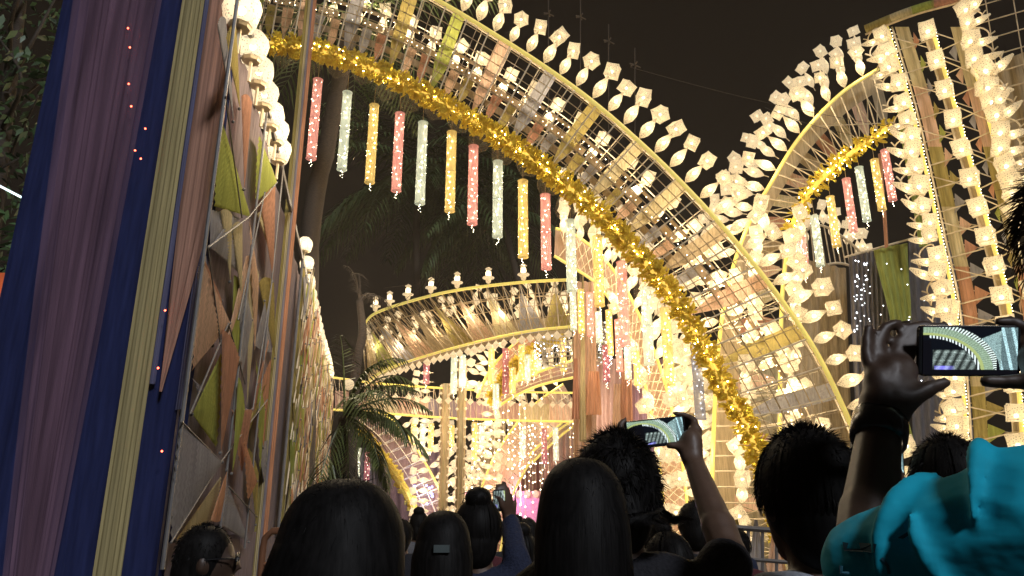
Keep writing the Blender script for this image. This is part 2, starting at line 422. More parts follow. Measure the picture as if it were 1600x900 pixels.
for k in (.09, .19, .29, .40, .50, .60, .71, .82, .93):
    b = MB(); b.tube(A1.path(k, .02, 110), .011 if k != .40 else .016, 5); part('hoop', b, 'rod', ma)
for i, t in enumerate(A1.ts(.5, 0, .27)):
    b = MB(); b.rod(A1.pt(t, 0, 0), A1.pt(t, 1.0, .0), .017 if i % 2 == 0 else .009, 5); part('rod', b, 'rod_pale' if i % 2 == 0 else 'rod', ma)
# rear hoops and ties between the two faces
b = MB()
for k, r in ((.06, .02), (.36, .016), (.64, .016), (.96, .025)): b.tube(A1.path(k, 1.0, 90), r, 5)
for t in A1.ts(.5, 0, .72):
    b.rod(A1.pt(t, .06, 1), A1.pt(t, .96, 1), .014, 4); b.rod(A1.pt(t, .55, 0), A1.pt(t+.006, .36, 1), .010, 4)
    b.rod(A1.pt(t, .1, .05), A1.pt(t+.012, .64, 1), .009, 4)
tag(part('rear_truss', b, 'rod_pale', ma), kind='stuff')
cols = ['green', 'cream', 'peach', 'cream', 'grey', 'beige', 'olive', 'orange']
for i, t in enumerate(A1.ts(.5, .3, .40)):      # pointed cloth tongues hung across the band
    c = cols[(i//3*2+i//24) % 8] if i % 3 == 0 else ('terracotta', 'olive', 'grey', 'peach')[(i*3//2) % 4]
    long_ = i % 3 == 0
    if t > .56 and not long_: continue
    if t > .56: c = ('olive', 'grey', 'cream', 'beige', 'green', 'peach')[(i//3) % 6]
    k0, k1 = (.02, .97) if long_ else (.05, .40)
    b = MB(); wd = .17 if long_ else .13
    tq = (A1.pt(min(t+.004, 1), .5, .3) - A1.pt(max(t-.004, 0), .5, .3)); tq = nrm(tq)
    rows = []
    for j in range(9):
        u = j/8; c0 = A1.pt(t, lerp(k1, k0, u), .32 + .25*u); ww = wd*(1 if u < .62 else max(.04, (1-u)/.38)) * (1 if long_ else (1-u*.4))
        rows.append([c0 + tq*ww*x + V(0, .035*math.sin(x*5+j*.7+i), 0) for x in (-1, -.5, 0, .5, 1)])
    b.grid(rows); part('cloth_tongue', b, c, ma, True)
def slats(arch, k, w, step, wd, mat, par, t0=0, t1=1, name='slat', gap=.86):
    tt = arch.ts(k, w, step, t0, t1); d = (tt[1]-tt[0])*gap/2
    for t in tt:
        b = MB(); a0, a1 = arch.pt(t-d, k, w), arch.pt(t+d, k, w); r = arch.out(t, w)*wd
        b.box((a0+a1)/2, (np.linalg.norm(a1-a0)/2, wd, .012), (nrm(a1-a0), arch.out(t, w), nrm(np.cross(a1-a0, r)))); part(name, b, mat, par)
slats(A1, .45, .55, .58, .075, 'slat', ma, 0, .62)
slats(A1, .26, .6, .58, .085, 'beige', ma, 0, .55)
slats(A1, .58, .5, .9, .035, 'slat', ma, gap=.7)
for k in (.44, .56): 
    b = MB(); tt = A1.ts(k, .5, .16)
    for t in tt: b.octa(A1.pt(t, k, .48) + V(rnd.uniform(-.03, .03), -.03, rnd.uniform(-.03, .03)), .012)
    tag(part('fairy_light', b, 'led', ma), kind='stuff')
ruffle_garland(A1, .03, .93, .245, 'thick golden ruffled garland along the inner edge of the great front arch')
# net swags under the garland
b = MB(); tt = A1.ts(0, .1, .62, .02, .62)
for j in range(len(tt)-1):
    rows = []
    for v in range(6):
        row = []
        for u in range(9):
            x = u/8; t = lerp(tt[j], tt[j+1], x); dep = (.42 + .12*math.sin(j*1.7))*math.sin(PI*x)**.6*v/5
            row.append(A1.pt(t, -.06, .16) - A1.out(t)*dep + V(0, .05*math.sin(u*2.2+v), 0))
        rows.append(row)
    b.grid(rows)
    b.tube([np.array(q) for q in rows[-1]], .007, 4)
single('net_swag', b, 'sheer', 'pale sheer scalloped net hanging just inside the golden garland of the front arch', 'net')
# twin lanterns on the outer rim
tt = A1.ts(1, 0, .45, .16, .955)
for i, t in enumerate(tt):
    up = A1.out(t) + V(rnd.uniform(-.05, .05), rnd.uniform(-.12, .02), rnd.uniform(-.05, .05))
    e = put('petal_lantern', K_TWIN, frame(A1.pt(t, 1.0, 0), up, rnd.uniform(0, 6), 1.0*rnd.uniform(.88, 1.08)),
        f'{ordn(i)} cream petal and cube lantern from the top, outer rim of the great arch', 'lantern', 'lanterns on the outer rim of the great arch')
tt = A1.ts(.5, .9, .70, .05, .93)
for i, t in enumerate(tt):
    up = A1.out(t) + V(rnd.uniform(-.1, .1), 0, rnd.uniform(-.1, .1))
    e = put('petal_lantern', K_TWIN, frame(A1.pt(t, .36, .92), up, rnd.uniform(0, 6), 1.0),
        f'{ordn(i)} cream petal and cube lantern from the top, inside the great arch lattice', 'lantern', 'lanterns inside the lattice of the great arch')
    if i % 2 == 0:
        l = lamp_or_fill_light(None, A1.pt(t, .62, .75), 52, r=.12); l.parent = ma; l.location = Vector(A1.pt(t, .62, .75)) - ma.location

# ------------------------------------------------------------------ hanging tubes of perforated acrylic
def hang_tube(px, y0, y1, c, Y, r, label, group, top_to=None, tail=True, detail=True):
    a = P(px, y0, Y); h = a[2] - Pl(px, y1, a, V(0, 1, 0))[2]; base = V(a[0], a[1], a[2]-h)
    e = thing('tube_lamp', base, label, 'tube lamp', group)
    ns = 12 if detail else 8
    b = MB(); b.lathe([(r, 0), (r, h*.48)], ns, base, cap=False); b.lathe([(r*.985, h*.50), (r*.985, h)], ns, base, cap=False); part('shade', b, 'tube_'+c, e, True)
    for z in (0, h*.49, h):
        b = MB(); b.tube([base + V(r*1.02*math.cos(q), r*1.02*math.sin(q), z) for q in np.linspace(0, 2*PI, 15)], .008 if detail else .006, 4, False); part('rim', b, 'tube_'+c, e)
    q = random.Random(int(px)); b = MB()
    for z in np.linspace(.06, .94, 13 if detail else 9): b.octa(base + V(q.uniform(-.6, .6)*r, q.uniform(-.6, .4)*r, h*z), .016)
    part('fairy_light', b, 'bulb' if c not in ('grey',) else 'led_cool', e, kind='stuff')
    b = MB()
    for _ in range(16 if detail else 9):
        an = q.uniform(0, 2*PI); b.octa(base + V(r*1.01*math.cos(an), r*1.01*math.sin(an), h*q.uniform(.02, .98)), .0075)
    part('fairy_light', b, 'led' if c != 'grey' else 'led_cool', e, kind='stuff')
    b = MB(); b.rod(base + V(0, 0, h), base + V(0, 0, h + (.45 if top_to is None else top_to)), .006, 4); part('cord', b, 'rod', e)
    if tail:
        b = MB()
        for k in range(5): b.octa(base + V(q.uniform(-.03, .03), q.uniform(-.03, .03), -.04-.035*k), .011-.001*k)
        part('tail', b, 'led', e, kind='stuff')
    return e
CN = {'pink': 'pink', 'yellow': 'yellow', 'white': 'greenish white', 'grey': 'blue-grey', 'mauve': 'mauve'}
T1 = [(497, 125, 248, 'pink'), (543, 145, 265, 'white'), (585, 165, 285, 'yellow'), (625, 178, 298, 'pink'), (661, 192, 318, 'white'), (706, 207, 330, 'yellow'), (740, 229, 350, 'pink'), (778, 253, 370, 'white'),
      (817, 283, 402, 'yellow'), (852, 305, 420, 'pink'), (891, 345, 455, 'white'), (933, 370, 478, 'yellow'), (971, 410, 540, 'pink'), (1008, 450, 570, 'white'), (1039, 482, 602, 'yellow'), (1086, 535, 655, 'grey')]
for i, (x, a, c_, c) in enumerate(T1):
    nth = ordn(sum(1 for q in T1[:i] if q[3] == c))
    hang_tube(x, a, c_, c, 14.35, .105, f'{nth} {CN[c]} lit tube from the left, hanging under the great golden garland' if c != 'grey' else 'blue-grey speckled tube hanging right beside the lower golden garland', 'tubes hanging under the great garland')

# ------------------------------------------------------------------ lantern rows
def lantern_row(arch, k, w, step, t0, t1, where, group, s=1.0, kind=K_TWIN, tilt=(0, 0, 0), jit=.08, name='petal_lantern', lightn=0, lp=20, cat='lantern', dy=-.1, joined=None):
    tt = arch.ts(k, w, step, t0, t1); vs = []; fs = []; mi = []
    for i, t in enumerate(tt):
        up = arch.out(t, w) + V(*tilt) + V(rnd.uniform(-jit, jit), rnd.uniform(-jit, jit)+dy, rnd.uniform(-jit, jit))
        p = arch.pt(t, k, w)
        fr = frame(p, up, rnd.uniform(0, 6), s*rnd.uniform(.93, 1.07))
        if joined:
            k0 = sum(len(q) for q in vs); vs.append([tuple(fr @ v.co) for v in kind.vertices]); fs += [tuple(x+k0 for x in f.vertices) for f in kind.polygons]; mi += [f.material_index for f in kind.polygons]
        else: put(name, kind, fr, f'{ordn(i)} {where}', cat, group)
        if lightn and i % lightn == 0:
            l = lamp_or_fill_light(None, p + arch.out(t, w)*.3 + V(0, -.25, 0), lp, r=.15)
    if joined:
        me = bpy.data.meshes.new('small_lanterns'); me.from_pydata([v for q in vs for v in q], [], fs)
        for m_ in kind.materials: me.materials.append(m_)
        me.polygons.foreach_set('material_index', np.array(mi, np.int32)); tag(link('lantern_fringe', me), joined, 'lanterns', kind='stuff')

# ------------------------------------------------------------------ the arch on the right, behind the main one
A2 = Arch([(1392, 196), (1345, 228), (1302, 262), (1266, 300), (1240, 348), (1226, 420), (1220, 520), (1218, 700), (1216, 930)],
          [(1372, 108), (1312, 148), (1250, 214), (1207, 282), (1172, 345), (1142, 430), (1124, 530), (1114, 700), (1110, 930)], 17.0, 1.6)
a2 = thing('festival_arch', A2.pt(1, .5), 'smaller lattice arch behind the great arch, curving up to the right tower', 'arch')
b = MB(); b.tube(A2.path(1, 0, 90), .05, 7); part('outer_rail', b, 'rail', a2, True)
b = MB(); b.tube(A2.path(0, 0, 90), .05, 7); part('inner_rail', b, 'rail', a2, True)
rows = [[A2.pt(t, k, .3) for k in (.66, .76, .88, .97)] for t in np.linspace(0, 1, 60)]
b = MB(); b.grid(rows); part('cloth_band', b, 'beige', a2, True)
tt = A2.ts(.5, 0, .34)
for i, t in enumerate(tt):
    b = MB(); b.rod(A2.pt(t, 0, 0), A2.pt(t, .97, 0), .020, 4); part('rod', b, 'rod_pale', a2)
    if i+1 < len(tt):
        b = MB(); b.rod(A2.pt(t, .04, .35), A2.pt(tt[i+1], .66, .4), .014, 4); b.rod(A2.pt(tt[i+1], .04, .5), A2.pt(t, .66, .5), .014, 4); part('brace', b, 'rod_pale', a2)
    if i % 2 == 0:
        b = MB(); tq = nrm(A2.pt(min(1, t+.01), .5)-A2.pt(max(0, t-.01), .5)); 
        b.grid([[A2.pt(t, k, .9) + tq*x*.2*(1-.6*(k < .2)) for x in (-1, 0, 1)] for k in (.1, .3, .5, .8)]); part('cloth_tongue', b, ('beige', 'peach', 'cream', 'terracotta')[(i//2) % 4], a2, True)
ruffle_garland(A2, .0, .52, .26, 'golden garland along the inner edge of the smaller right hand arch', 22)
lantern_row(A2, 1.0, 0, .62, .02, .95, 'petal lantern from the tower, front row of the smaller right arch', 'front row lanterns on the smaller right arch', 1.0, lightn=3, lp=30)
lantern_row(A2, 1.18, .9, .66, .02, .95, 'petal lantern from the tower, middle row of the smaller right arch', 'middle row lanterns on the smaller right arch', 1.05, K_TWIN1)
lantern_row(A2, 1.42, 1.9, .66, .02, .75, 'petal lantern from the tower, rear row of the smaller right arch', 'rear row lanterns on the smaller right arch', 1.05, K_TWIN1)
lantern_row(A2, .55, -.9, .60, .50, .99, 'petal lantern downwards on the face of the smaller right arch', 'lanterns on the face of the smaller right arch', 1.0, K_TWIN, lightn=4, lp=26, tilt=(.9, -.3, .3))
lantern_row(A2, -.25, -.7, .60, .52, .99, 'petal lantern downwards in the inner row beside the great arch rail', 'lanterns in the inner row of the smaller right arch', 1.0, K_TWIN, tilt=(.8, -.4, .5))
T2 = [(1252, 372, 430, 'pink'), (1272, 338, 415, 'white'), (1297, 308, 385, 'yellow'), (1322, 280, 362, 'pink'), (1342, 262, 345, 'white'), (1366, 250, 328, 'yellow'), (1382, 235, 313, 'pink')]
for i, (x, a, c_, c) in enumerate(T2):
    nth = ordn(sum(1 for q in T2[:i] if q[3] == c))
    hang_tube(x, a, c_, c, 17.2, .10, f'{nth} {CN[c]} lit tube from the left, hanging under the smaller right arch', 'tubes hanging under the smaller right arch')
# low back arch seen through the opening: rising to the right under the tubes
A2b = Arch([(1230, 470), (1290, 415), (1340, 420), (1362, 450)], [(1236, 380), (1280, 352), (1335, 385), (1360, 420)], 21, 1.4)
e = thing('festival_arch', A2b.pt(0, .5), 'low back arch of lanterns seen through the opening below the right hand tubes', 'arch')
b = MB(); b.tube(A2b.path(1, 0, 40), .04, 5); b.tube(A2b.path(0, 0, 40), .04, 5)
for t in np.linspace(0, 1, 22): b.rod(A2b.pt(t, 0), A2b.pt(t, 1), .02, 4)
part('frame', b, 'rod_pale', e)
lantern_row(A2b, 1, 0, .5, 0, 1, 'petal lantern from the left on the low back arch behind the right tubes', 'lanterns on the low back arch', .9, K_TWIN1)
lantern_row(A2b, .7, 1, .5, 0, 1, 'petal lantern from the left, rear row of the low back arch', 'rear lanterns on the low back arch', .9, K_TWIN1)

# ------------------------------------------------------------------ the tower on the right
T0 = V(6.33, 13.0, 0); TD = V(.806, -.592, 0); TN = V(-.592, -.806, 0)
def TP(px, py, d=0): return Pl(px, py, T0 + TN*d, TN)
colL = spline([(1386, 42), (1426, 178), (1470, 375), (1493, 490), (1510, 690), (1516, 960)], 200)
colM = spline([(1449, 20), (1490, 160), (1550, 375), (1578, 490), (1598, 690), (1604, 960)], 200)
colR = spline([(1495, 5), (1542, 178), (1590, 360), (1615, 470), (1640, 690), (1650, 960)], 200)
def on(c, y):
    return np.interp(y, c[:, 1], c[:, 0])
tw = thing('lantern_tower', TP(1516, 940), 'tall curved tower of yellow poles, cloth strips and lantern columns on the right', 'tower')
ys = np.linspace(42, 955, 40)
for c, r, m, dx in ((colL, .028, 'rail', 0), (colL, .016, 'rod_pale', 8), (colM, .034, 'rail', 0), (colR, .03, 'rail', 0), (colM, .014, 'rod_pale', -14)):
    b = MB(); b.tube([TP(on(c, y)+dx, y, .05) for y in ys], r, 6); part('pole', b, m, tw, True)
def strip(c, x0, x1, mat, d, bands=None, nm='cloth_strip'):
    for j in range(len(ys)-1):
        if bands and j % 4 == 0 or not bands and j == 0:
            jj = min(j+4, len(ys)-1) if bands else len(ys)-1
            b = MB(); b.grid([[TP(on(c, y)+lerp(x0, x1, u), y, d + .02*math.sin(u*9+y*.01)) for u in np.linspace(0, 1, 7)] for y in ys[j:jj+1]])
            part(nm, b, bands[(j//4) % len(bands)] if bands else mat, tw, True)
strip(colL, 12, 34, 'cream', -.02, ['cream', 'peach', 'olive', 'cream', 'orange', 'cream', 'olive', 'peach', 'cream', 'olive'])
strip(colM, -16, -3, 'slat', 0)
strip(colR, -20, -4, 'cream', -.02, ['cream', 'peach', 'olive', 'cream', 'orange', 'cream', 'olive', 'peach', 'cream', 'olive'])
tri_c = ['orange', 'grey', 'green', 'peach', 'grey', 'terracotta', 'olive', 'grey', 'green', 'orange', 'peach', 'grey', 'olive']
for i, y in enumerate(np.arange(66, 930, 36)):
    for side in (0, 1):
        if side == 0: x0, x1, yy = on(colL, y)+34, on(colM, y)-26, y
        else: x0, x1, yy = on(colR, y+14)-20, on(colM, y+14)+16, y+14
        b = MB(); rows = []
        for u in np.linspace(0, 1, 5): rows.append([TP(lerp(x0, x1, u), yy + (s_*16*(1-u)) - .16*(lerp(x0, x1, u)-x0), -.03 + .02*s_*u) for s_ in (-1, -.4, .3, 1)])
        b.grid(rows); part('cloth_point', b, tri_c[(i*2+side) % 13], tw, True)
        b = MB(); xa, xb = (on(colL, y), on(colM, y)) if side == 0 else (on(colM, y), on(colR, y))
        b.rod(TP(xa, y+16, 0), TP(xb, y-6, .0), .013, 4); b.rod(TP(xa, y-14, -.3), TP(xb, y+2, -.3), .011, 4)
        if i % 2 == side: b.rod(TP(xa, y-8, .02), TP(xb, y+12, .02), .011, 4)
        part('cross_rod', b, 'rod_pale', tw)
# wrapped beam on top
bp = [(1352, 46), (1400, 26), (1440, 12), (1485, 0), (1530, -14)]
for i, (c, (a0, a1)) in enumerate(zip(['olive', 'cream', 'green', 'terracotta', 'slat'], zip(np.linspace(0, .8, 5), np.linspace(.2, 1, 5)))):
    q = spline(bp, 50)[int(a0*49):int(a1*49)+2]; b = MB(); b.tube([TP(x, y, .1) for x, y in q], .085, 8); part('wrapped_beam', b, c, tw, True)
b = MB(); b.tube([TP(x, y+8, .18) for x, y in spline(bp, 30)], .02, 5); part('pole', b, 'slat', tw)
# rods and cloth on the right
for i, y in enumerate(np.arange(18, 420, 26)):
    b = MB(); x0 = on(colR, y); b.rod(TP(x0, y, .0), TP(x0+110, y-32, 0), .013, 4); part('cross_rod', b, 'rod_pale', tw)
for x in (1548, 1592, 1632):
    b = MB(); b.rod(TP(x-10, -10, -.05), TP(x+45, 330, -.05), .012, 4); part('pole', b, 'rod_pale', tw)
b = MB(); b.grid([[TP(lerp(lerp(1536, 1580, v), lerp(1640, 1690, v), u), lerp(lerp(106, 380, v), lerp(66, 350, v), u), -.3 + .03*math.sin(u*30)) for u in np.linspace(0, 1, 24)] for v in np.linspace(0, 1, 8)])
part('cloth_panel', b, 'beige', tw, True)
b = MB(); q = random.Random(5)
for y in np.arange(46, 930, 5):
    for c in (colL, colM):
        b.octa(TP(on(c, y)+4+q.uniform(-1, 1), y, .09), .008)
tag(part('fairy_light', b, 'led', tw), kind='stuff')
def tframe(p, roll=0, s=1, tilt=0):
    m = Matrix.Identity(4); x = TD*math.cos(roll)+TN*math.sin(roll); z = V(0, 0, 1)*math.cos(tilt)+x*math.sin(tilt); x = x*math.cos(tilt)-V(0, 0, 1)*math.sin(tilt); y = np.cross(z, x)
    for i in range(3): m[i][0] = x[i]*s; m[i][1] = y[i]*s; m[i][2] = z[i]*s; m[i][3] = p[i]
    return m
K_PAIR = K_BOX + [('bud_shade', M_BUD), ('curled_arm', M_SWAN)]
def pair_lantern(x, y, side, where, group, s=1.0, light=False, d=.16):
    x += rnd.uniform(-5, 5); y += rnd.uniform(-5, 5)
    p = TP(x, y, d); e = bpy.data.objects.new('box_lantern', None); COL.objects.link(e); e.matrix_world = tframe(p, rnd.uniform(-.7, .7), s*rnd.uniform(.82, 1.1), rnd.uniform(-.4, .4))
    tag(e, f'{where}', 'lantern', group)
    for pn, me in K_BOX: link(pn, me, e)
    for pn, me in (('bud_shade', M_BUD), ('bulb', M_BUDB)):
        o = link(pn, me, e); o.location = (side*.20, -.06, -.10); o.rotation_euler = (0, side*1.25, 0)
    o = link('curled_arm', M_SWAN, e); o.location = (side*.05, 0, .14); o.scale = (-side, 1, 1)
    if light: lamp_or_fill_light(None, p + TN*.5, 6, r=.15)
ysl = np.concatenate([np.arange(52, 960, 26.5)])
for i, y in enumerate(ysl): pair_lantern(on(colL, y)-13, y, -1, f'{ordn(i)} box and bud lantern from the top, left column of the right tower', 'lanterns down the left column of the tower', 1.0, i % 3 == 1)
for i, y in enumerate(np.arange(47, 960, 46)):
    e = put('box_lantern', K_BOX, tframe(TP(on(colM, y)-8, y, .2), rnd.uniform(-.2, .2), 1.0, rnd.uniform(-.1, .1)), f'{ordn(i)} square box lantern from the top, middle column of the right tower', 'lantern', 'lanterns down the middle column of the tower')
    if i % 3 == 0: lamp_or_fill_light(None, TP(on(colM, y)-8, y, .7), 6, r=.15)
for i, y in enumerate(np.arange(14, 480, 24)): pair_lantern(on(colR, y)+10, y, 1, f'{ordn(i)} box and bud lantern from the top, right column of the tower', 'lanterns down the right column of the tower', 1.05, i % 4 == 1)

# dark drapes behind the tower, with a green cloth in the middle
def drape(px, Y, mat, label, amp=.05, nf=7, ny=12, cat='drape', name='drape', folds=None):
    """px: four corners tl, tr, br, bl"""
    tl, tr, br, bl = [np.array(p, float) for p in px]; b = MB(); nx = nf*6
    b.grid([[P(*(lerp(lerp(tl, tr, u/nx), lerp(bl, br, u/nx), v/ny)), Y) + V(0, amp*math.sin(u/nx*nf*2*PI + .6*math.sin(v*.5)), 0) for u in range(nx+1)] for v in range(ny+1)])
    return single(name, b, mat, label, cat, smooth=True)
M['charcoal'] = cloth('cloth_charcoal', (.16, .15, .155), .3)
drape([(1222, 395), (1322, 420), (1342, 960), (1222, 960)], 19.6, 'beige', 'beige pleated drape behind the smaller right arch', nf=7)
drape([(1036, 560), (1218, 520), (1222, 960), (1036, 960)], 23.5, 'cream', 'cream pleated drape closing the back below the great arch', nf=11)
lamp_or_fill_light(None, P(1270, 560, 18.2), 30, r=.2)  # added fill light with no bulb of its own, brightens the beige drape
e = drape([(1326, 400), (1392, 386), (1412, 960), (1352, 960)], 18.6, 'charcoal', 'charcoal grey pleated drape with fairy lights left of the green cloth', nf=9)
e2 = drape([(1420, 378), (1500, 362), (1540, 960), (1432, 960)], 18.4, 'charcoal', 'charcoal grey drape behind the left column of the tower', nf=6)
drape([(1364, 388), (1418, 380), (1424, 500), (1392, 504)], 18.2, 'green', 'green cloth panel narrowing downwards in front of the charcoal drapes', nf=4, amp=.03)
drape([(1398, 150), (1412, 165), (1450, 384), (1436, 386)], 17.6, 'green', 'long narrow green cloth strip hanging just left of the tower', nf=2, amp=.03)
drape([(1372, 240), (1378, 238), (1388, 386), (1382, 388)], 17.9, 'orange', 'thin orange cloth strip hanging beside the right hand pink tube', nf=1, amp=.03)
drape([(1408, 640), (1416, 640), (1436, 720), (1428, 720)], 17.8, 'green', 'short green cloth strip low down behind the raised wrist', nf=1, amp=.02)
b = MB(); q = random.Random(11)
for _ in range(42): b.octa(P(1338 + q.uniform(-4, 22), q.uniform(400, 520), 18.45), q.uniform(.012, .026))
for _ in range(30): b.octa(P(q.uniform(1375, 1450), q.uniform(400, 740), 18.0), .018)
single('fairy_lights', b, 'led_cool', 'scattered white fairy lights on the charcoal drapes', 'string lights', kind='stuff')
b = MB(); b.tube([P(1320, 402, 18.1), P(1500, 352, 18.0)], .03, 5); single('bamboo_bar', b, 'rod_pale', 'pale bamboo cross bar carrying the charcoal drapes', 'bar')
b = MB(); b.tube([P(1280, 197, 17.4), P(1392, 192, 17.4)], .016, 5); single('bamboo_bar', b, 'rod_pale', 'thin pale bar crossing above the right hand tubes', 'bar')

# ================================================================== STRUCTURES SEEN THROUGH THE GREAT ARCH
# ------------------------------------------------------------------ second arch, springing from a pillar and coming down to the right
A3 = Arch([(866, 400), (895, 418), (930, 442), (962, 482), (990, 545), (1012, 620), (1026, 700), (1036, 790), (1040, 925)],
          [(868, 352), (900, 362), (940, 395), (975, 440), (1010, 510), (1040, 590), (1062, 680), (1078, 790), (1084, 925)], 21.0, 1.6)
a3 = thing('festival_arch', A3.pt(1, .5), 'second arch behind the great arch, thick with white lanterns, springing from a pillar', 'arch')
b = MB(); b.tube(A3.path(0, 0, 70), .045, 6); part('inner_rail', b, 'rail', a3, True)
b = MB(); b.tube(A3.path(.9, 0, 70), .045, 6); part('outer_rail', b, 'rail', a3, True)
M['lattice'] = solid('lattice_wood', (.30, .20, .10), .6, 0, 20, .3)
b = MB(); tt = A3.ts(.5, 0, .26)
for i in range(len(tt)-2):
    b.rod(A3.pt(tt[i], .02), A3.pt(tt[i+2], .88), .016, 4); b.rod(A3.pt(tt[i+2], .02), A3.pt(tt[i], .88), .016, 4)
tag(part('lattice', b, 'rod_pale', a3), kind='stuff')
b = MB(); b.grid([[A3.pt(t, k, .5) for k in (.0, .3, .6, .9)] for t in np.linspace(0, 1, 50)]); part('cloth_band', b, 'peach', a3, True)
for i, (k, w, st, nm) in enumerate(((1.0, 0, .48, 'front'), (1.5, .8, .52, 'second'), (2.0, 1.6, .56, 'third'), (.75, -.3, .52, 'face'))):
    lantern_row(A3, k, w, st, 0, .96, f'white petal lantern from the pillar, {nm} row of the second arch', f'{nm} row lanterns on the second arch', 1.0, K_TWIN1, lightn=3 if i in (0, 3) else 0, lp=26)
lantern_row(A3, .2, -.5, .75, .35, .96, 'white petal lantern from the top, inner row of the second arch', 'inner row lanterns on the second arch', 1.1, K_TWIN, tilt=(-1.2, 0, .3), lightn=4, lp=30)
# pillar with hanging cloths
pl = thing('cloth_pillar', P(912, 925, 20), 'tall square pillar wrapped in peach cloth with brown cloth tails in the centre', 'pillar')
b = MB(); 
b.grid([[P(lerp(896, 932, u), y, 20) + V(0, .06*math.sin(u*22), 0) for u in np.linspace(0, 1, 20)] for y in np.linspace(440, 925, 12)]); part('wrapping', b, 'peach', pl, True)
b = MB(); b.box(P(914, 690, 20.5), (.26, .22, 4.2)); part('core', b, 'beige', pl)
for (x0, x1, y0, y1, c) in ((893, 906, 560, 655, 'terracotta'), (915, 940, 580, 648, 'orange'), (905, 916, 430, 690, 'cream'), (955, 975, 600, 700, 'peach'), (968, 990, 560, 690, 'terracotta')):
    b = MB(); b.grid([[P(lerp(lerp(x0+4, x1-4, u), lerp(x0, x1, u), v), lerp(y0, y1, v), 19.6) + V(0, .05*math.sin(u*16), 0) for u in np.linspace(0, 1, 12)] for v in np.linspace(0, 1, 6)]); part('cloth_tail', b, c, pl, True)
T3 = [(895, 458, 515, 'white'), (907, 453, 520, 'yellow'), (921, 458, 525, 'pink'), (935, 488, 535, 'white'), (951, 485, 555, 'yellow'), (965, 500, 580, 'pink'), (979, 530, 592, 'white'), (994, 550, 602, 'yellow'), (946, 540, 596, 'mauve')]
for i, (x, a, c_, c) in enumerate(T3):
    nth = ordn(sum(1 for q in T3[:i] if q[3] == c))
    hang_tube(x, a, c_, c, 19.3, .09, f'{nth} {CN[c]} lit tube from the left among those around the cloth pillar', 'tubes hanging around the cloth pillar', detail=False)
# ------------------------------------------------------------------ the ring gallery
def ring(top, bot, z_top, z_bot, n=90):
    t = [Pz(x, y, z_top) for x, y in spline(top, n)]; bt = [Pz(x, y, z_bot) for x, y in spline(bot, n)]
    return np.array(t), np.array(bt)
# both rims level; the heights are read where the ring passes the pillar, 24 m away
zt = P(892, 438, 24)[2]; zb = P(892, 511, 24)[2]
RT = resample(np.array([Pz(x, y, zt) for x, y in spline([(566, 520), (574, 500), (592, 487), (640, 471), (700, 456), (760, 447), (830, 440), (895, 437)], 200)]), n=121)
RBo = resample(np.array([P(x, y, P_) for x, y, P_ in spline([(572, 600, 29.5), (590, 585, 29), (620, 571, 28.3), (690, 549, 27), (760, 531, 25.6), (830, 517, 24.6), (895, 510, 24)], 200)]), n=121)
rg = thing('ring_gallery', (RBo[60][0], RBo[60][1], RBo[60][2]), 'raised curved lattice gallery with triangular cloth peaks and finial lamps behind the great arch', 'gallery')
b = MB(); b.tube(RT, .055, 6); part('top_rail', b, 'rail', rg, True)
b = MB(); b.tube(RBo, .05, 6); part('bottom_rail', b, 'rail', rg, True)
b = MB(); b.tube(RT + V(0, 1.5, -.1), .03, 5); b.tube(RBo + V(0, 1.5, .2), .03, 5)
for i in range(0, 121, 3):
    if i % 6 == 0: b.rod(RT[i]+V(0, 1.5, -.1), RBo[i]+V(0, 1.5, .2), .02, 4)
    b.rod(RT[i], RBo[min(120, i+6)] + V(0, .1, 0), .014, 4); b.rod(RBo[i], RT[min(120, i+6)] + V(0, .1, 0), .014, 4)
for k in (.25, .5, .75): b.tube(lerp(RT, RBo, k), .013, 4)
tag(part('lattice', b, 'rod', rg), kind='stuff')
for i in range(0, 121, 6):
    b = MB(); b.rod(RT[i], RBo[i], .022, 5); part('upright', b, 'rod_pale', rg)
b = MB(); b.grid([[lerp(RT[i], RBo[i], k) + V(0, 1.0, 0) for i in range(0, 121, 2)] for k in (.62, .8, .98)]); part('cloth_band', b, 'beige', rg, True)
for j, (i, c) in enumerate(zip(range(6, 118, 12), ['cream', 'green', 'grey', 'peach', 'beige', 'olive', 'peach', 'cream', 'grey', 'olive'])):
    b = MB(); b.grid([[lerp(RBo[min(120, max(0, i+int(d)))], lerp(RT[i], RBo[i], .12), v) + V(0, .35 + .05*math.sin(d*1.5), 0) for d in (-7, -4, 0, 4, 7)] for v in np.linspace(0, .96, 6)])
    part('cloth_peak', b, c, rg, True)
for i, (x, y) in enumerate([(586, 489), (608, 481), (637, 471), (673, 461), (714, 453), (763, 446), (818, 441)]):
    p = Pz(x, y, zt); put('finial_lamp', K_FIN, frame(p, (0, 0, 1), 0, 1.0), f'{ordn(i)} white finial lamp from the left on top of the raised gallery', 'lamp', 'finial lamps on the raised gallery')
tt = np.linspace(14, 118, 26).astype(int)
for i, k in enumerate(tt):
    put('diamond_lamp', K_DIA, frame(RBo[k] + V(0, -.1, -.28), (0, 0, 1), rnd.uniform(0, 3), .95), f'{ordn(i)} white diamond lamp from the left, below the raised gallery', 'lamp', 'diamond lamps below the raised gallery')
for i, k in enumerate(np.linspace(6, 117, 24).astype(int)):
    p = lerp(RT[k], RBo[k], rnd.uniform(.15, .55)) + V(0, rnd.uniform(.4, 1.2), 0)
    put('box_lantern', K_TWIN1, frame(p, (rnd.uniform(-.6, .6), 0, 1), rnd.uniform(0, 6), .75), f'{ordn(i)} small white lantern from the left inside the raised gallery lattice', 'lantern', 'lanterns inside the raised gallery')
    if i % 3 == 0: lamp_or_fill_light(None, p + V(0, -.7, -.3), 45, r=.2)
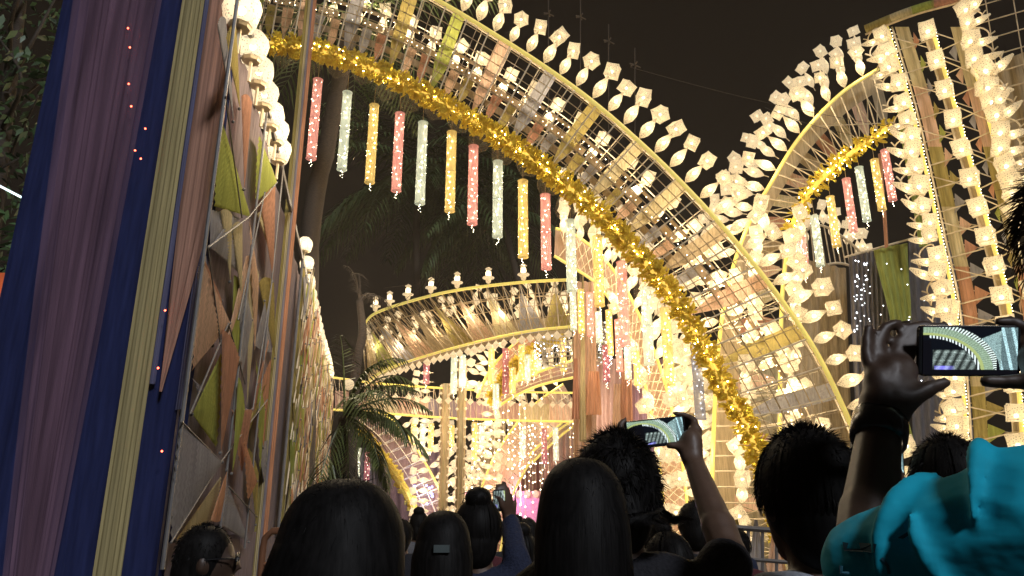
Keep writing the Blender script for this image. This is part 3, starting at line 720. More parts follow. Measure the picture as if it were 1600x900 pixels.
# ------------------------------------------------------------------ lower ring, farther back
zt2 = P(760, 611, 33)[2]
R2T = resample(np.array([P(x, y, d) for x, y, d in spline([(520, 590, 31), (600, 600, 32), (700, 607, 33), (800, 612, 33.5), (900, 614, 34), (1000, 616, 34)], 160)]), n=101)
R2B = resample(np.array([P(x, y, d) for x, y, d in spline([(520, 640, 31), (600, 646, 32), (700, 653, 33), (800, 657, 33.5), (900, 659, 34), (1000, 660, 34)], 160)]), n=101)
rg2 = thing('ring_gallery', tuple(R2B[50]), 'lower far gallery hung with a row of diamond lamps and mauve pink cloth', 'gallery')
b = MB(); b.tube(R2T, .05, 5); part('top_rail', b, 'rail', rg2); b = MB(); b.tube(R2B, .05, 5); part('bottom_rail', b, 'rail', rg2)
M['rose'] = cloth('cloth_rose', (.52, .34, .28)); M['pinkmauve'] = cloth('cloth_pinkmauve', (.50, .32, .36))
for i in range(0, 100, 10):
    b = MB(); b.grid([[lerp(R2T[j], R2B[j], k) + V(0, .4 + .06*math.sin(j*2.3), 0) for j in range(i, min(101, i+11))] for k in (.35, .6, 1)]); part('cloth_band', b, ('rose', 'cream', 'peach', 'mauve', 'pinkmauve')[(i//10) % 5], rg2, True)
b = MB()
for i in range(0, 99, 2): b.rod(R2T[i], R2B[i], .014, 4); b.rod(R2T[i]+V(0, .2, 0), R2B[i+2]+V(0, .2, 0), .012, 4)
tag(part('lattice', b, 'rod_pale', rg2), kind='stuff')
for i, k in enumerate(np.linspace(14, 98, 26).astype(int)):
    put('diamond_lamp', K_DIA, frame(lerp(R2T[k], R2B[k], .45) + V(0, -.35, 0), (0, 0, 1), rnd.uniform(0, 3), 1.0), f'{ordn(i)} white diamond lamp from the left along the lower far gallery', 'lamp', 'diamond lamps along the lower gallery')
    if i % 5 == 0: lamp_or_fill_light(None, lerp(R2T[k], R2B[k], .8) + V(0, -1.5, 0), 75, (1, .74, .5), .3)
# ------------------------------------------------------------------ far arches crossing at the end of the street
def far_arch(inner, outer, Y, label, rows, cl, where, gar=True, step=.62, lp=60, bandmat='rose'):
    A = Arch(inner, outer, Y, 2.0); e = thing('festival_arch', A.pt(1, .5), label, 'arch')
    b = MB(); b.tube(A.path(1, 0, 50), .06, 5); part('outer_rail', b, 'rail', e, True)
    b = MB(); b.grid([[A.pt(t, k, .35) for k in (0, .35, .7, 1.0)] for t in np.linspace(0, 1, 30)]); part('cloth_band', b, bandmat, e, True)
    b = MB(); tt = A.ts(.5, 0, .5)
    for t in tt: b.rod(A.pt(t, 0), A.pt(t, 1), .03, 4); b.rod(A.pt(t, 0, .3), A.pt(min(1, t+.02), 1, .3), .02, 4)
    for k in (.3, .6): b.tube(A.path(k, -.02, 40), .022, 4)
    tag(part('lattice', b, 'rod_pale', e), kind='stuff')
    if gar:
        b = MB(); b.tube(A.path(0, -.05, 60), .20, 7); 
        p = A.path(0, -.05, 260)
        for c in p:
            u = V(rnd.uniform(-1, 1), rnd.uniform(-1, 1), rnd.uniform(-1, 1)); u = nrm(u); s_ = nrm(np.cross(u, V(.3, .5, .8)))
            b.ribbon([c+u*.1, c+u*.26, c+u*.36], np.array([s_*.1, s_*.12, s_*.03]))
        part('garland', b, 'gold', e)
    else:
        b = MB(); b.tube(A.path(0, 0, 50), .06, 5); part('inner_rail', b, 'rail', e, True)
    for i, (k, w) in enumerate(rows):
        lantern_row(A, k, w, step, 0, 1, f'tiny white lantern {where}', f'lanterns {where}', 1.0, cl, lightn=4 if i == 0 else 0, lp=lp, joined=f'fringe of tiny white lanterns {where}, row {ONES[i]}' if i else None)
    return A
far_arch([(548, 662), (580, 690), (610, 730), (635, 770), (655, 815), (670, 860)], [(590, 640), (625, 668), (655, 708), (680, 752), (700, 800), (715, 860)], 36,
         'far left arch with a golden garland and outer lantern fringe', [(1.0, 0), (1.3, .5), (1.6, 1.0), (1.9, 1.4)], K_TWIN1, 'along the far left arch', step=.58, lp=70)
far_arch([(905, 640), (870, 668), (835, 712), (805, 765), (790, 820), (780, 870)], [(880, 600), (835, 632), (795, 678), (765, 730), (745, 790), (735, 870)], 37,
         'far middle arch rising to the right with a white lantern fringe on its left', [(1.0, 0), (1.25, .6), (1.5, 1.1)], K_TWIN1, 'along the far middle arch', gar=False, step=.6, lp=70, bandmat='peach')
far_arch([(905, 660), (880, 678), (850, 705), (833, 722)], [(905, 652), (878, 668), (845, 694), (826, 712)], 35.5, 'thin golden curved rail in front of the far middle arch', [], K_TWIN1, 'x', gar=False)
far_arch([(895, 512), (850, 538), (812, 566), (788, 592), (770, 622)], [(895, 490), (838, 512), (795, 545), (765, 580), (745, 622)], 30,
         'brown lattice arch with golden garland seen under the raised gallery', [(1.1, 0), (1.35, .6)], K_TWIN1, 'along the brown lattice arch', step=.6, lp=50, bandmat='terracotta')
far_arch([(905, 588), (850, 600), (810, 616), (770, 640)], [(905, 560), (845, 580), (800, 600), (758, 628)], 31.5, 'low arch of white lanterns just above the lower gallery', [(1.0, 0), (.6, .4)], K_TWIN1, 'along the low arch above the lower gallery', gar=False, step=.5, lp=50)
# pale round basket lattice high in the middle
bk = thing('basket_lattice', P(885, 600, 27), 'pale round basket shaped lattice hanging behind the cloth pillar', 'lattice')
b = MB(); cx = P(895, 545, 27)
for z, r in ((.8, 1.35), (.62, 1.4), (.45, 1.38), (-.35, 1.15), (-.5, 1.1)): b.tube([cx + V(r*math.cos(a), r*math.sin(a), z) for a in np.linspace(0, 2*PI, 40)], .025, 4)
for a in np.linspace(0, 2*PI, 56)[:-1]: b.tube([cx + V(r*math.cos(a+s_), r*math.sin(a+s_), z) for z, r, s_ in ((.8, 1.35, 0), (.45, 1.38, .02), (.1, 1.2, .1), (-.5, 1.1, .2))], .013, 3)
part('cage', b, 'stalk', bk, kind='stuff')
b = MB(); q = random.Random(2)
for _ in range(160): a = q.uniform(0, 6.28); b.octa(cx + V(1.42*math.cos(a), 1.42*math.sin(a), q.uniform(-.6, .8)), .028)
part('fairy_light', b, 'led_cool', bk, kind='stuff')
# columns and curtains at the far end
def column(x0, x1, y0, y1, Y, mat, label, lights=None):
    e = thing('lantern_column', P((x0+x1)/2, y1, Y), label, 'column')
    w = (P(x1, y0, Y)-P(x0, y0, Y))[0]/2; a = P((x0+x1)/2, y0, Y); z1 = Pl((x0+x1)/2, y1, a, V(0, 1, 0))[2]
    w *= .8; b = MB(); b.lathe([(w, z1), (w, a[2])], 10, (a[0], a[1], 0)); part('shaft', b, mat, e, True)
    b = MB()
    for k in range(6): an = k*PI/3; b.rod((a[0]+w*1.05*math.cos(an), a[1]+w*1.05*math.sin(an), z1), (a[0]+w*1.05*math.cos(an), a[1]+w*1.05*math.sin(an), a[2]), .03, 4)
    part('ribs', b, 'slat', e, kind='stuff')
    if lights:
        b = MB(); q = random.Random(int(x0))
        for z in np.arange(z1+.2, a[2], lights):
            for sx in (-1, 1): b.octa(V(a[0]+sx*w*1.2, a[1]-w, z+q.uniform(-.05, .05)), .075)
        part('diamond_shade', b, 'shade_far', e, kind='stuff')
column(690, 704, 600, 870, 33, 'cream', 'left slim cream column strung with small lamps at the far end', .35)
column(716, 730, 560, 870, 31, 'cream', 'right slim peach column strung with small lamps near the far end', .4)
for i, (x0, x1, y0, y1, Y, c) in enumerate([(736, 790, 660, 830, 40, 'cream'), (795, 850, 655, 830, 41, 'rose'), (850, 905, 655, 830, 40, 'peach'), (905, 985, 560, 830, 30, 'rose'), (975, 1040, 560, 830, 31, 'pinkmauve'),
      (560, 600, 700, 830, 42, 'mauve'), (600, 690, 700, 830, 43, 'pinkmauve')]):
    drape([(x0, y0), (x1, y0), (x1, y1), (x0, y1)], Y, c, ['cream', 'rose', 'peach', 'tall rose', 'tall pink mauve', 'dark mauve', 'pale pink mauve'][i] + ' pleated curtain at the street end ' + ['left of middle', 'in the middle', 'right of middle', 'beside the cloth pillar', 'below the second arch', 'far left', 'behind the left arch'][i], amp=.12, nf=6, cat='curtain', name='cloth_curtain')
b = MB(); b2 = MB(); q = random.Random(4)
for _ in range(60):
    x = q.uniform(735, 985); y0 = q.uniform(610, 665); y1 = y0 + q.uniform(70, 190); Y = q.uniform(32, 38.5); a = P(x, y0, Y); z1 = max(.4, Pl(x, y1, a, V(0, 1, 0))[2])
    b.rod((a[0], a[1], z1), a, .012, 3)
    for z in np.arange(z1, a[2], .42): b2.octa((a[0]+q.uniform(-.02, .02), a[1]-.03, z), q.uniform(.018, .04))
e = thing('light_strings', P(820, 812, 36), 'many fine vertical strings of fairy lights hanging at the far end', 'string lights'); e['kind'] = 'stuff'
part('string', b, 'stalk', e, kind='stuff'); part('fairy_light', b2, 'led', e, kind='stuff')
for i, (ip, op, Y) in enumerate((([(690, 575), (688, 660), (686, 830)], [(676, 575), (674, 660), (672, 830)], 32.5), ([(732, 560), (734, 660), (736, 830)], [(746, 560), (750, 660), (752, 830)], 30.5),
                                 ([(740, 800), (790, 770), (860, 700), (905, 660)], [(735, 780), (780, 755), (848, 688), (895, 648)], 38.5))):
    lantern_row(Arch(ip, op, Y, 1.0), 1.0, 0, .42, 0, 1, 'x', 'x', .9, K_TWIN1, joined='string of tiny white lanterns at the far end, ' + ['left of the slim columns', 'right of the slim columns', 'curving across the far middle'][i], lightn=6, lp=30)
T4 = [(742, 660, 720, 'yellow'), (661, 662, 700, 'white'), (674, 662, 705, 'yellow'), (647, 660, 690, 'yellow'), (706, 665, 698, 'yellow'), (753, 665, 700, 'white'), (817, 672, 715, 'white'), (768, 545, 600, 'yellow'), (790, 545, 615, 'mauve'),
      (815, 540, 595, 'yellow'), (801, 575, 615, 'yellow'), (824, 555, 595, 'white'), (834, 548, 588, 'yellow'), (775, 600, 640, 'white'), (723, 555, 605, 'white'), (710, 550, 615, 'white'), (667, 560, 600, 'mauve'), (560, 700, 745, 'white'), (548, 695, 750, 'yellow'), (575, 705, 750, 'mauve'), (880, 530, 580, 'yellow'), (868, 668, 720, 'white'), (850, 670, 725, 'mauve')]
cnt = {}
for x, a, c_, c in sorted(T4):
    cnt[c] = cnt.get(c, 0)+1
    hang_tube(x, a, c_, c, 29.5 if a < 650 else 34.5, .13, f'{ordn(cnt[c]-1)} small far {CN[c]} lit tube from the left, deep under the raised gallery', 'small tubes under the raised gallery', detail=False)
# bright stage at the very end
st = thing('stage', P(812, 815, 39), 'low pink stage front with round white lamps at the end of the street', 'stage')
b = MB(); b.box(P(812, 800, 39), (3.2, .4, 1.0)); part('front', b, solid('pink_front', (.62, .32, .46), .6), st)
b = MB()
for k in range(9): b.ell(P(772 + k*13, 772, 38.4), (.17, .1, .19), 8, 6)
part('round_lamp', b, 'shade_far', st, kind='stuff')
lamp_or_fill_light(None, P(950, 640, 28.5), 150, (1, .84, .66), .3); lamp_or_fill_light(None, P(1000, 760, 28.5), 90, (1, .78, .66), .3); lamp_or_fill_light(None, P(912, 560, 18.6), 45, r=.2)  # added fill lights without lamps, brighten the curtains round the cloth pillar
lamp_or_fill_light(None, P(812, 770, 37.5), 130, (1, .45, .8), .4); lamp_or_fill_light(None, P(655, 775, 35.2), 120, (.45, .5, 1), .3); lamp_or_fill_light(None, P(640, 740, 34), 60, (.6, .55, 1), .3)
b = MB()
for k in range(14): b.octa(P(640 + rnd.uniform(0, 38), rnd.uniform(758, 790), 35.3), .06)
single('stage_lights', b, glow('blue_led', (.35, .4, 1), 6), 'cluster of blue violet stage lights at the foot of the far left arch', 'stage lights', kind='stuff')

# ================================================================== LEFT SIDE: CLOTH COLUMN, CLOTH WALL, PALMS
WP = P(270, 811, 5.3); WD = nrm(V(-235, 1211, 0)); WN = V(WD[1], -WD[0], 0)      # wall line and its normal towards the street
def WL(px, py, d=0): return Pl(px, py, WP + WN*d, WN)
def WS(s, z, d=0): return WP + WD*s + V(0, 0, z - CAM_H) + WN*d
def pleats(b, tl, tr, br, bl, Y, amp, nf, ny=10, taper=None, sag=0):
    tl, tr, br, bl = [np.array(p, float) for p in (tl, tr, br, bl)]; nx = nf*5
    b.grid([[P(*lerp(lerp(tl, tr, u/nx), lerp(bl, br, u/nx), v/ny), Y) + V(0, amp*math.sin(u/nx*nf*2*PI + .4*math.sin(v*.7)) - sag*math.sin(PI*u/nx), 0) for u in range(nx+1)] for v in range(ny+1)])
M['navy'] = cloth('cloth_navy', (.026, .034, .105), .15)
M['sheer_rose'] = cloth('cloth_sheer_rose', (.30, .18, .25), .3, .62, 14, .4, (1, 1, .05))
M['strip_olive'] = cloth('cloth_strip_olive', (.48, .40, .20), .25, 0, 60, .25, (1, 1, .02))
M['strip_rust'] = cloth('cloth_strip_rust', (.52, .29, .21), .25, 0, 60, .25, (1, 1, .02))
M['strip_blue'] = cloth('cloth_strip_blue', (.16, .16, .26), .25, 0, 60, .25, (1, 1, .02))
cc = thing('cloth_column', P(110, 2100, 5.25), 'tall square column near the left edge wrapped in dark navy cloth with olive and rust strips', 'column')
YC = 5.25
def vx(x0, y): return x0 + (800-x0)*(811-y)/4111
def vstrip(x0, x1, y0, y1, mat, d, nf, amp, nm, pinch=None):   # x: at the horizon row; a pair gives (top, bottom)
    b = MB(); ny = 14; nx = nf*8; q = random.Random(int(abs(np.sum(x0))*7+nf)); ph = [q.uniform(0, 6) for _ in range(6)]
    if not isinstance(x0, tuple): x0 = (x0, x0); x1 = (x1, x1)
    def fold(u, v): return amp*(.55*math.sin(u*nf*2*PI + 1.6*math.sin(u*5+ph[0]) + .25*math.sin(v*.5+ph[1])) + .6*math.sin(u*nf*2.7+ph[2]) + .35*math.sin(u*nf*9.1+ph[3]+.1*v) + .4*math.sin(v*.45+u*3+ph[4]))
    rows = []
    for v in range(ny+1):
        y = lerp(y0, y1, v/ny); h = min(1.3, max(-.3, y/900)); a, c_ = vx(lerp(x0[0], x0[1], h), y), vx(lerp(x1[0], x1[1], h), y)
        if pinch and y > pinch[0]:
            f = min(1, (y-pinch[0])/(y1-pinch[0])); m = lerp(a, c_, .2); a = lerp(a, m, f*.95); c_ = lerp(c_, m, f*.95)
        rows.append([P(lerp(a, c_, u/nx), y, YC-d) + V(0, fold(u/nx, v), 0) for u in range(nx+1)])
    b.grid(rows); return part(nm, b, mat, cc, True)
vstrip(-75, 262, -420, 2050, 'navy', 0, 7, .014, 'wrapping')
b = MB(); x0w, x1w = P(-78, 811, YC)[0], P(262, 811, YC)[0]
b.box(((x0w+x1w)/2, YC+.07, 4.2), ((x1w-x0w)/2, .05, 4.2)); part('core', b, 'navy', cc)
vstrip((-53, 23), (118, 98), -420, 2050, 'sheer_rose', .05, 6, .012, 'sheer_strip'); vstrip((-40, 30), (104, 90), -420, 2050, 'sheer_rose', .07, 5, .012, 'sheer_strip'); vstrip((-25, 38), (88, 80), -420, 2050, 'sheer_rose', .09, 5, .012, 'sheer_strip'); vstrip((-8, 46), (70, 70), -420, 2050, 'sheer_rose', .11, 4, .012, 'sheer_strip')
vstrip(158, 202, -420, 2050, 'strip_olive', .07, 4, .010, 'cloth_strip')
vstrip(202, 212, -420, 600, 'strip_blue', .05, 2, .008, 'cloth_strip')
vstrip(210, 270, -420, 612, 'strip_rust', .08, 4, .009, 'cloth_strip', (330,))
vstrip(250, 268, -420, 640, 'strip_blue', .04, 2, .015, 'cloth_strip')
b = MB()
for x, y in ((200, 44), (203, 74), (201, 131), (205, 166), (227, 201), (211, 235), (220, 248), (258, 485), (247, 575), (253, 705)): b.ell(P(x, y, YC-.15), .0075, 6, 4)
single('red_lights', b, 'red_led', 'small red pin lights scattered down the navy cloth column', 'string lights', kind='stuff')
b = MB(); b.box(P(-25, 480, 6.4), (.30, .02, .32)); 
single('hanging_cloth', b, solid('bright_orange', (.75, .16, .05), .7), 'bright orange cloth hanging at the left edge beyond the navy column', 'cloth')
lamp_or_fill_light(None, P(-120, 520, 5.7), 8, (1, .6, .3), .1)  # warm point light beside the orange cloth, without a lamp body

# ------------------------------------------------------------------ the wall of cloth fans on bamboo
cw = thing('cloth_wall', WS(0, 0), 'long left wall of bamboo poles stretched with olive, peach, green and grey cloth fans', 'wall')
rr = random.Random(21)
H = 5.63
b = MB(); b.grid([[WS(s, z, -.03 + .012*math.sin(s*9)) for s in np.linspace(-.1, 19.5, 130)] for z in np.linspace(.0, H-.1, 6)]); part('backing', b, 'mauve', cw, True)
b = MB(); b.grid([[WS(s, z, .01+.008*math.sin(s*40)) for s in np.linspace(-.1, 19.5, 400)] for z in (0, .5, 1.0, 1.35)]); part('skirt', b, 'mauve', cw, True)
def wfan(apex, a, c_, mat, d=.06, n=11, bulge=.02, nm='cloth_fan'):
    """pleated triangle gathered at the apex, all three given as wall points"""
    apex, a, c_ = map(np.asarray, (apex, a, c_)); b = MB(); rows = []
    for v in np.linspace(.03, 1, 7):
        row = []
        for i in range(2*n+1):
            u = i/(2*n); e_ = lerp(a, c_, u); e_ = lerp(e_, apex, -.05*math.sin(PI*u))
            row.append(lerp(apex, e_, v) + WN*(d + (.008 if i % 2 else -.004)*v**.7 + bulge*math.sin(PI*v)*math.sin(PI*u)*.6 + .015*(1-v)))
        rows.append(row)
    b.grid(rows); part(nm, b, mat, cw, True)
    b = MB(); b.ell(apex + WN*(d+.01), .015, 6, 4); return part('knot', b, 'pole_grey', cw)
def pfan(apex, a, c_, mat, d=.06, **k): return wfan(WL(*apex, d), WL(*a, d), WL(*c_, d), mat, 0, **k)
def pole(p, q, r=.024, mat='rod_pale', d=.10):
    b = MB(); b.rod(p + WN*d, q + WN*d, r, 6); part('bamboo_pole', b, mat, cw)
M['pole_grey'] = solid('grey_pole', (.15, .14, .135), .5)
for fan in [((389, 339), (348, 190), (335, 322), 'green', .05), ((431, 285), (405, 208), (399, 318), 'green', .05), ((379, 296), (393, 160), (378, 150), 'terracotta', .07), ((425, 440), (408, 318), (430, 292), 'terracotta', .06),
            ((325, 386), (330, 328), (376, 342), 'grey', .03), ((325, 386), (364, 338), (372, 425), 'grey', .05), ((357, 505), (318, 408), (300, 580), 'peach', .07), ((297, 647), (346, 552), (338, 698), 'green', .06),
            ((345, 722), (283, 658), (267, 848), 'grey', .08), ((400, 752), (381, 684), (387, 784), 'orange', .12), ((400, 600), (420, 530), (396, 645), 'terracotta', .07), ((387, 847), (357, 760), (347, 822), 'grey', .05), ((270, 845), (345, 745), (330, 815), 'cream', .03),
            ((375, 470), (362, 355), (378, 350), 'cream', .06), ((383, 640), (390, 420), (404, 430), 'cream', .05), ((420, 395), (402, 335), (416, 330), 'cream', .04), ((357, 440), (345, 330), (362, 335), 'cream', .05), ((345, 560), (385, 400), (396, 415), 'peach', .06),
            ((412, 470), (398, 540), (424, 550), 'grey', .05), ((360, 740), (373, 590), (382, 640), 'green', .11), ((342, 708), (348, 515), (374, 560), 'terracotta', .10), ((356, 620), (366, 430), (385, 470), 'green', .04), ((352, 735), (330, 812), (346, 812), 'orange', .07),
            ((376, 700), (396, 640), (415, 600), 'olive', .06), ((372, 170), (352, 60), (368, 40), 'olive', .05), ((362, 190), (340, 40), (352, 30), 'grey', .04), ((398, 820), (388, 700), (404, 740), 'olive', .05), ((428, 560), (404, 440), (428, 440), 'olive', .03),
            ((344, 470), (318, 400), (330, 545), 'terracotta', .05), ((392, 500), (372, 400), (378, 590), 'grey', .06), ((402, 440), (390, 345), (398, 550), 'peach', .07), ((318, 610), (300, 590), (338, 700), 'lavender', .05), ((392, 640), (362, 640), (378, 740), 'terracotta', .08), ((412, 640), (400, 560), (406, 740), 'green', .07), ((410, 700), (402, 620), (424, 560), 'orange', .05), ((418, 800), (404, 700), (424, 690), 'grey', .03), ((330, 540), (308, 430), (322, 400), 'lavender', .03)]:
    pfan(*fan)
for x0, r in ((264, .014), (346, .012), (387, .010)):
    a = WL(x0, 811, .08); pole(V(a[0], a[1], 1.2), V(a[0], a[1], H+.15), r, 'pole_grey', 0)
for p, q in (((283, 658), (345, 722)), ((345, 722), (267, 848)), ((357, 505), (297, 647)), ((345, 722), (418, 624)), ((357, 760), (402, 808)), ((389, 339), (325, 386)), ((352, 150), (378, 340)), ((389, 339), (433, 285)), ((325, 386), (345, 540)), ((372, 500), (414, 300)), ((357, 505), (383, 600)), ((425, 440), (395, 640))):
    pole(WL(*p, .09), WL(*q, .09), .0065, 'pole_grey', 0)
# farther along: strips, diamonds and fans between poles
s0 = np.dot(WL(430, 811) - WP, WD)
fc = ['olive', 'peach', 'green', 'cream', 'orange', 'grey', 'terracotta', 'cream', 'peach', 'olive']
s = s0; k = 0
while s < 19.3:
    w = .42 + .012*(s-s0)
    pole(WS(s, 1.2), WS(s, H+.05), .022, 'pole_grey', .06)
    if k % 2 == 0:
        for j in range(2):
            sa = s + .06 + j*w*.42; b = MB(); b.grid([[WS(sa + u*w*.36, z, .07 + .028*math.sin(u*14+j)) for u in np.linspace(0, 1, 10)] for z in (.3, 2, 4, H-.15)]); part('cloth_strip', b, fc[(k+j*3) % 10], cw, True)
    z = 1.3
    while z < H-.5:
        hh = rr.uniform(.6, 1.0); up = rr.random() < .5
        ap = WS(s + w*rr.uniform(.3, .8), z if up else z+hh, .10); wfan(ap, WS(s+.02, z+hh if up else z, .05), WS(s+w-.02, z+hh if up else z, .05), fc[rr.randrange(10)], .05, 5)
        if rr.random() < .6: pole(WS(s, z), WS(s+w, z+hh), .012, 'rod_pale', .12)
        z += hh*.82
    s += w; k += 1
b = MB(); b.rod(WS(0, H, .05), WS(19.4, H, .05), .03, 6); part('top_pole', b, 'pole_grey', cw)
# strip post where the great arch meets the wall
po = thing('cloth_post', WL(405, 811) * V(1, 1, 0), 'slender tall post of yellow, lavender and orange cloth strips rising above the left wall', 'post')
YP = 9.6
for x0, x1, c in ((398, 404, 'olive'), (403, 409, 'cream'), (408.5, 413, 'lavender'), (413, 419, 'orange')):
    b = MB(); 
    b.grid([[P(vx(lerp(x0, x1, u), y), y, YP) + V(0, .02*math.sin(u*14), 0) for u in np.linspace(0, 1, 9)] for y in np.linspace(-60, 980, 14)]); part('cloth_strip', b, c, po, True)
b = MB(); a = P(409, 811, YP+.1); b.rod((a[0], a[1], 0), (a[0], a[1], 7.9), .05, 6); part('pole', b, 'pole_grey', po)
# globe lamps along the wall top
gl = [5.35, 5.95, 6.6, 7.2, 7.75, 8.25]
k = 0
for px, py in ((378, 17), (395, 73), (405, 113), (413, 148), (424, 181), (432, 206), (436, 236)):
    p = WL(px, py, .05); e = put('globe_lamp', K_GLOBE, frame(p, (0, 0, 1), rnd.uniform(0, 3), 1.08 if k else 1.2), f'{ordn(k)} white pierced globe lamp from the near end of the left wall top', 'lamp', 'globe lamps on the near wall top')
    if k % 2 == 0: l = lamp_or_fill_light(None, p + WN*.8, 42, r=.12)
    k += 1
pts = spline([(472, 382), (476, 420), (480, 455), (488, 490), (495, 520), (503, 545), (510, 566), (514, 586)], 100)
sv = np.array([np.dot(WL(x, y)-WP, WD) for x, y in pts]); zv = np.array([WL(x, y)[2] for x, y in pts])
for j, s in enumerate(np.arange(sv[0], sv[-1], .62)):
    p = WS(s, np.interp(s, sv, zv), .05); put('globe_lamp', K_GLOBE, frame(p, (0, 0, 1), rnd.uniform(0, 3), .95), f'{ordn(j)} white globe lamp beyond the cloth post on the far wall top', 'lamp', 'globe lamps on the far wall top')
    if j % 3 == 0: lamp_or_fill_light(None, p + WN*.8, 42, r=.12)
b = MB(); b.octa(P(482, 435, 14.5), .12); single('paper_flower', b, 'gold', 'small yellow orange paper flower beside the far globe lamps', 'ornament')

# ------------------------------------------------------------------ palms
M['bark'] = solid('palm_bark', (.045, .033, .024), .85, 0, 18, .4, .4, (1, 1, 4))
M['frond'] = solid('palm_frond', (.055, .085, .022), .5, 0, 5, .4)
M['frond_lit'] = solid('palm_frond_lit', (.075, .10, .028), .45, 0, 5, .4)  # lighter copy of the frond green, the lit look put into the colour
def frond(b, base, dirv, L, droop, q, n=26, lw=.03, ll=.5):
    dirv = nrm(dirv); pts = [np.array(base, float)]; d = dirv.copy()
    for i in range(14): d = nrm(d + V(0, 0, -droop*(.4+i*.09))); pts.append(pts[-1] + d*L/14)
    p = np.array(pts); b.tube(p, .022, 4, taper=.005)
    f = resample(p, n=n); tg = np.gradient(f, axis=0)
    for i in range(3, n):
        t = nrm(tg[i]); sd = nrm(np.cross(t, V(0, 0, 1)) + 1e-6); ln = ll*(math.sin(PI*(i/n)**.75)*.85+.2)*q.uniform(.85, 1.15)
        for s_ in (-1, 1):
            dv = nrm(sd*s_ + t*.75 + V(0, 0, -.25+q.uniform(-.15, .15))); m = f[i] + dv*ln*.5; e = f[i] + dv*ln + V(0, 0, -ln*.38)
            w = nrm(np.cross(dv, V(q.uniform(-.3, .3), q.uniform(-.3, .3), 1)))*lw
            b.ribbon([f[i], m, e], np.array([w*.6, w, w*.08]))
def palm(trunk_px, Y, r0, r1, nf, L, ll, label, mat, dirs=None, droop=.06, seed=1, lw=.03):
    q = random.Random(seed); tp = np.array([P(x, y, Y) for x, y in trunk_px]); e = thing('palm_tree', tp[0], label, 'palm tree')
    tr = spline(tp, 24); b = MB(); rad = np.linspace(r0, r1, 24)*(1+.06*np.sin(np.arange(24)*2.4)); b.tube(tr, rad, 9); part('trunk', b, 'bark', e, True)
    top = tr[-1]
    for i in range(nf):
        a = 2*PI*i/nf + q.uniform(-.2, .2); el = q.uniform(-.35, .95); d = V(math.cos(a)*math.cos(el), math.sin(a)*math.cos(el), math.sin(el))
        if dirs and i < len(dirs): d = nrm(V(*dirs[i]))
        b = MB(); frond(b, top, d, L*q.uniform(.8, 1.1), droop*q.uniform(.7, 1.3), q, ll=ll, lw=lw); part('frond', b, mat, e)
    return e
palm([(468, 985), (476, 600), (486, 350), (510, 230), (528, 140), (545, 60), (556, 20)], 16, .26, .17, 16, 4.3, .8, 'tall coconut palm with a leaning brown trunk just beyond the left cloth post', 'frond', seed=3)
palm([(660, 880), (655, 600), (650, 380), (655, 275)], 46, .3, .2, 34, 9.5, 2.0, 'dark coconut palm with hanging fronds behind the row of coloured tubes', 'frond', droop=.10, seed=5, lw=.08)
palm([(850, 880), (840, 600), (800, 400), (775, 320)], 47, .3, .2, 26, 8.5, 1.8, 'dark palm farther right behind the yellow tubes and raised gallery', 'frond', droop=.11, seed=8, lw=.08)
palm([(522, 955), (526, 800), (534, 700), (538, 650)], 12.5, .15, .09, 15, 1.5, .46, 'young palm with arching lit fronds beside the far end of the left wall', 'frond_lit',
     [(.9, -.2, 1.0), (1, .3, .75), (.9, -.4, .4), (.7, .1, 1.5), (.3, .1, 1.6), (.8, .0, .1), (-.12, .2, 1.2), (.6, .4, -.3), (.5, -.5, .6), (.3, 0, 1.0), (.2, -.3, -.6), (-.1, -.2, -.3)], .12, 6, .017)
e = thing('slender_tree', P(556, 935, 15), 'slender brown tree trunk with a globe lamp tied on behind the young palm', 'tree')
b = MB(); tp = spline([P(552, 935, 15), P(550, 700, 15), P(556, 580, 15), P(566, 520, 15), P(562, 470, 15)], 30); b.tube(tp, .13, 8, taper=.07); part('trunk', b, 'bark', e, True)
b = MB(); q = random.Random(9)
for _ in range(4): frond(b, tp[-1], V(q.uniform(-.6, .6), q.uniform(-.2, .6), .7), .9, .16, q, 18, .008, .28)
part('crown', b, 'bark', e)
b = MB(); b.ell(P(545, 601, 14.6), .11, 10, 8); single('bowl_lamp', b, 'shade_far', 'round white lamp tied to the slender trunk behind the young palm', 'lamp', smooth=True)

# leafy tree in the top left corner
M['leaf'] = solid('broad_leaf', (.045, .085, .03), .45, 0, 4, .45)
tr = thing('leafy_tree', P(-60, 985, 8.5), 'dark leafy tree in the top left corner beyond the navy column', 'tree')
b = MB(); b.tube(spline([P(-60, 985, 8.6), P(-40, 600, 8.6), P(0, 250, 8.7), P(40, -60, 8.8)], 20), .16, 8, taper=.07)
for k in range(9): b.tube(spline([P(-20+k*5, 500-60*k, 8.6), P(10+rnd.uniform(-60, 90), 420-60*k, 8.4+rnd.uniform(-.5, .5)), P(30+rnd.uniform(-90, 110), 330-60*k, 8.4+rnd.uniform(-.6, .6))], 8), .035, 5, taper=.01)
part('trunk', b, 'bark', tr, True)
b = MB(); q = random.Random(13)
for _ in range(330):
    c0 = P(q.uniform(-120, 150), q.uniform(-120, 560), q.uniform(7.6, 9.6)); dz = nrm(V(q.uniform(-1, 1), q.uniform(-1, 0), q.uniform(-1.4, -.1)))
    for j in range(8):
        c = c0 + V(q.uniform(-.2, .2), q.uniform(-.2, .2), q.uniform(-.22, .22)); d = nrm(dz + V(q.uniform(-.5, .5), q.uniform(-.5, .5), q.uniform(-.5, .5))); s_ = nrm(np.cross(d, V(q.uniform(-1, 1), q.uniform(-1, 1), .5))); L = q.uniform(.10, .2)
        b.ribbon([c, c+d*L*.45+V(0, 0, .01), c+d*L], np.array([s_*.006, s_*L*.2, s_*.004]))
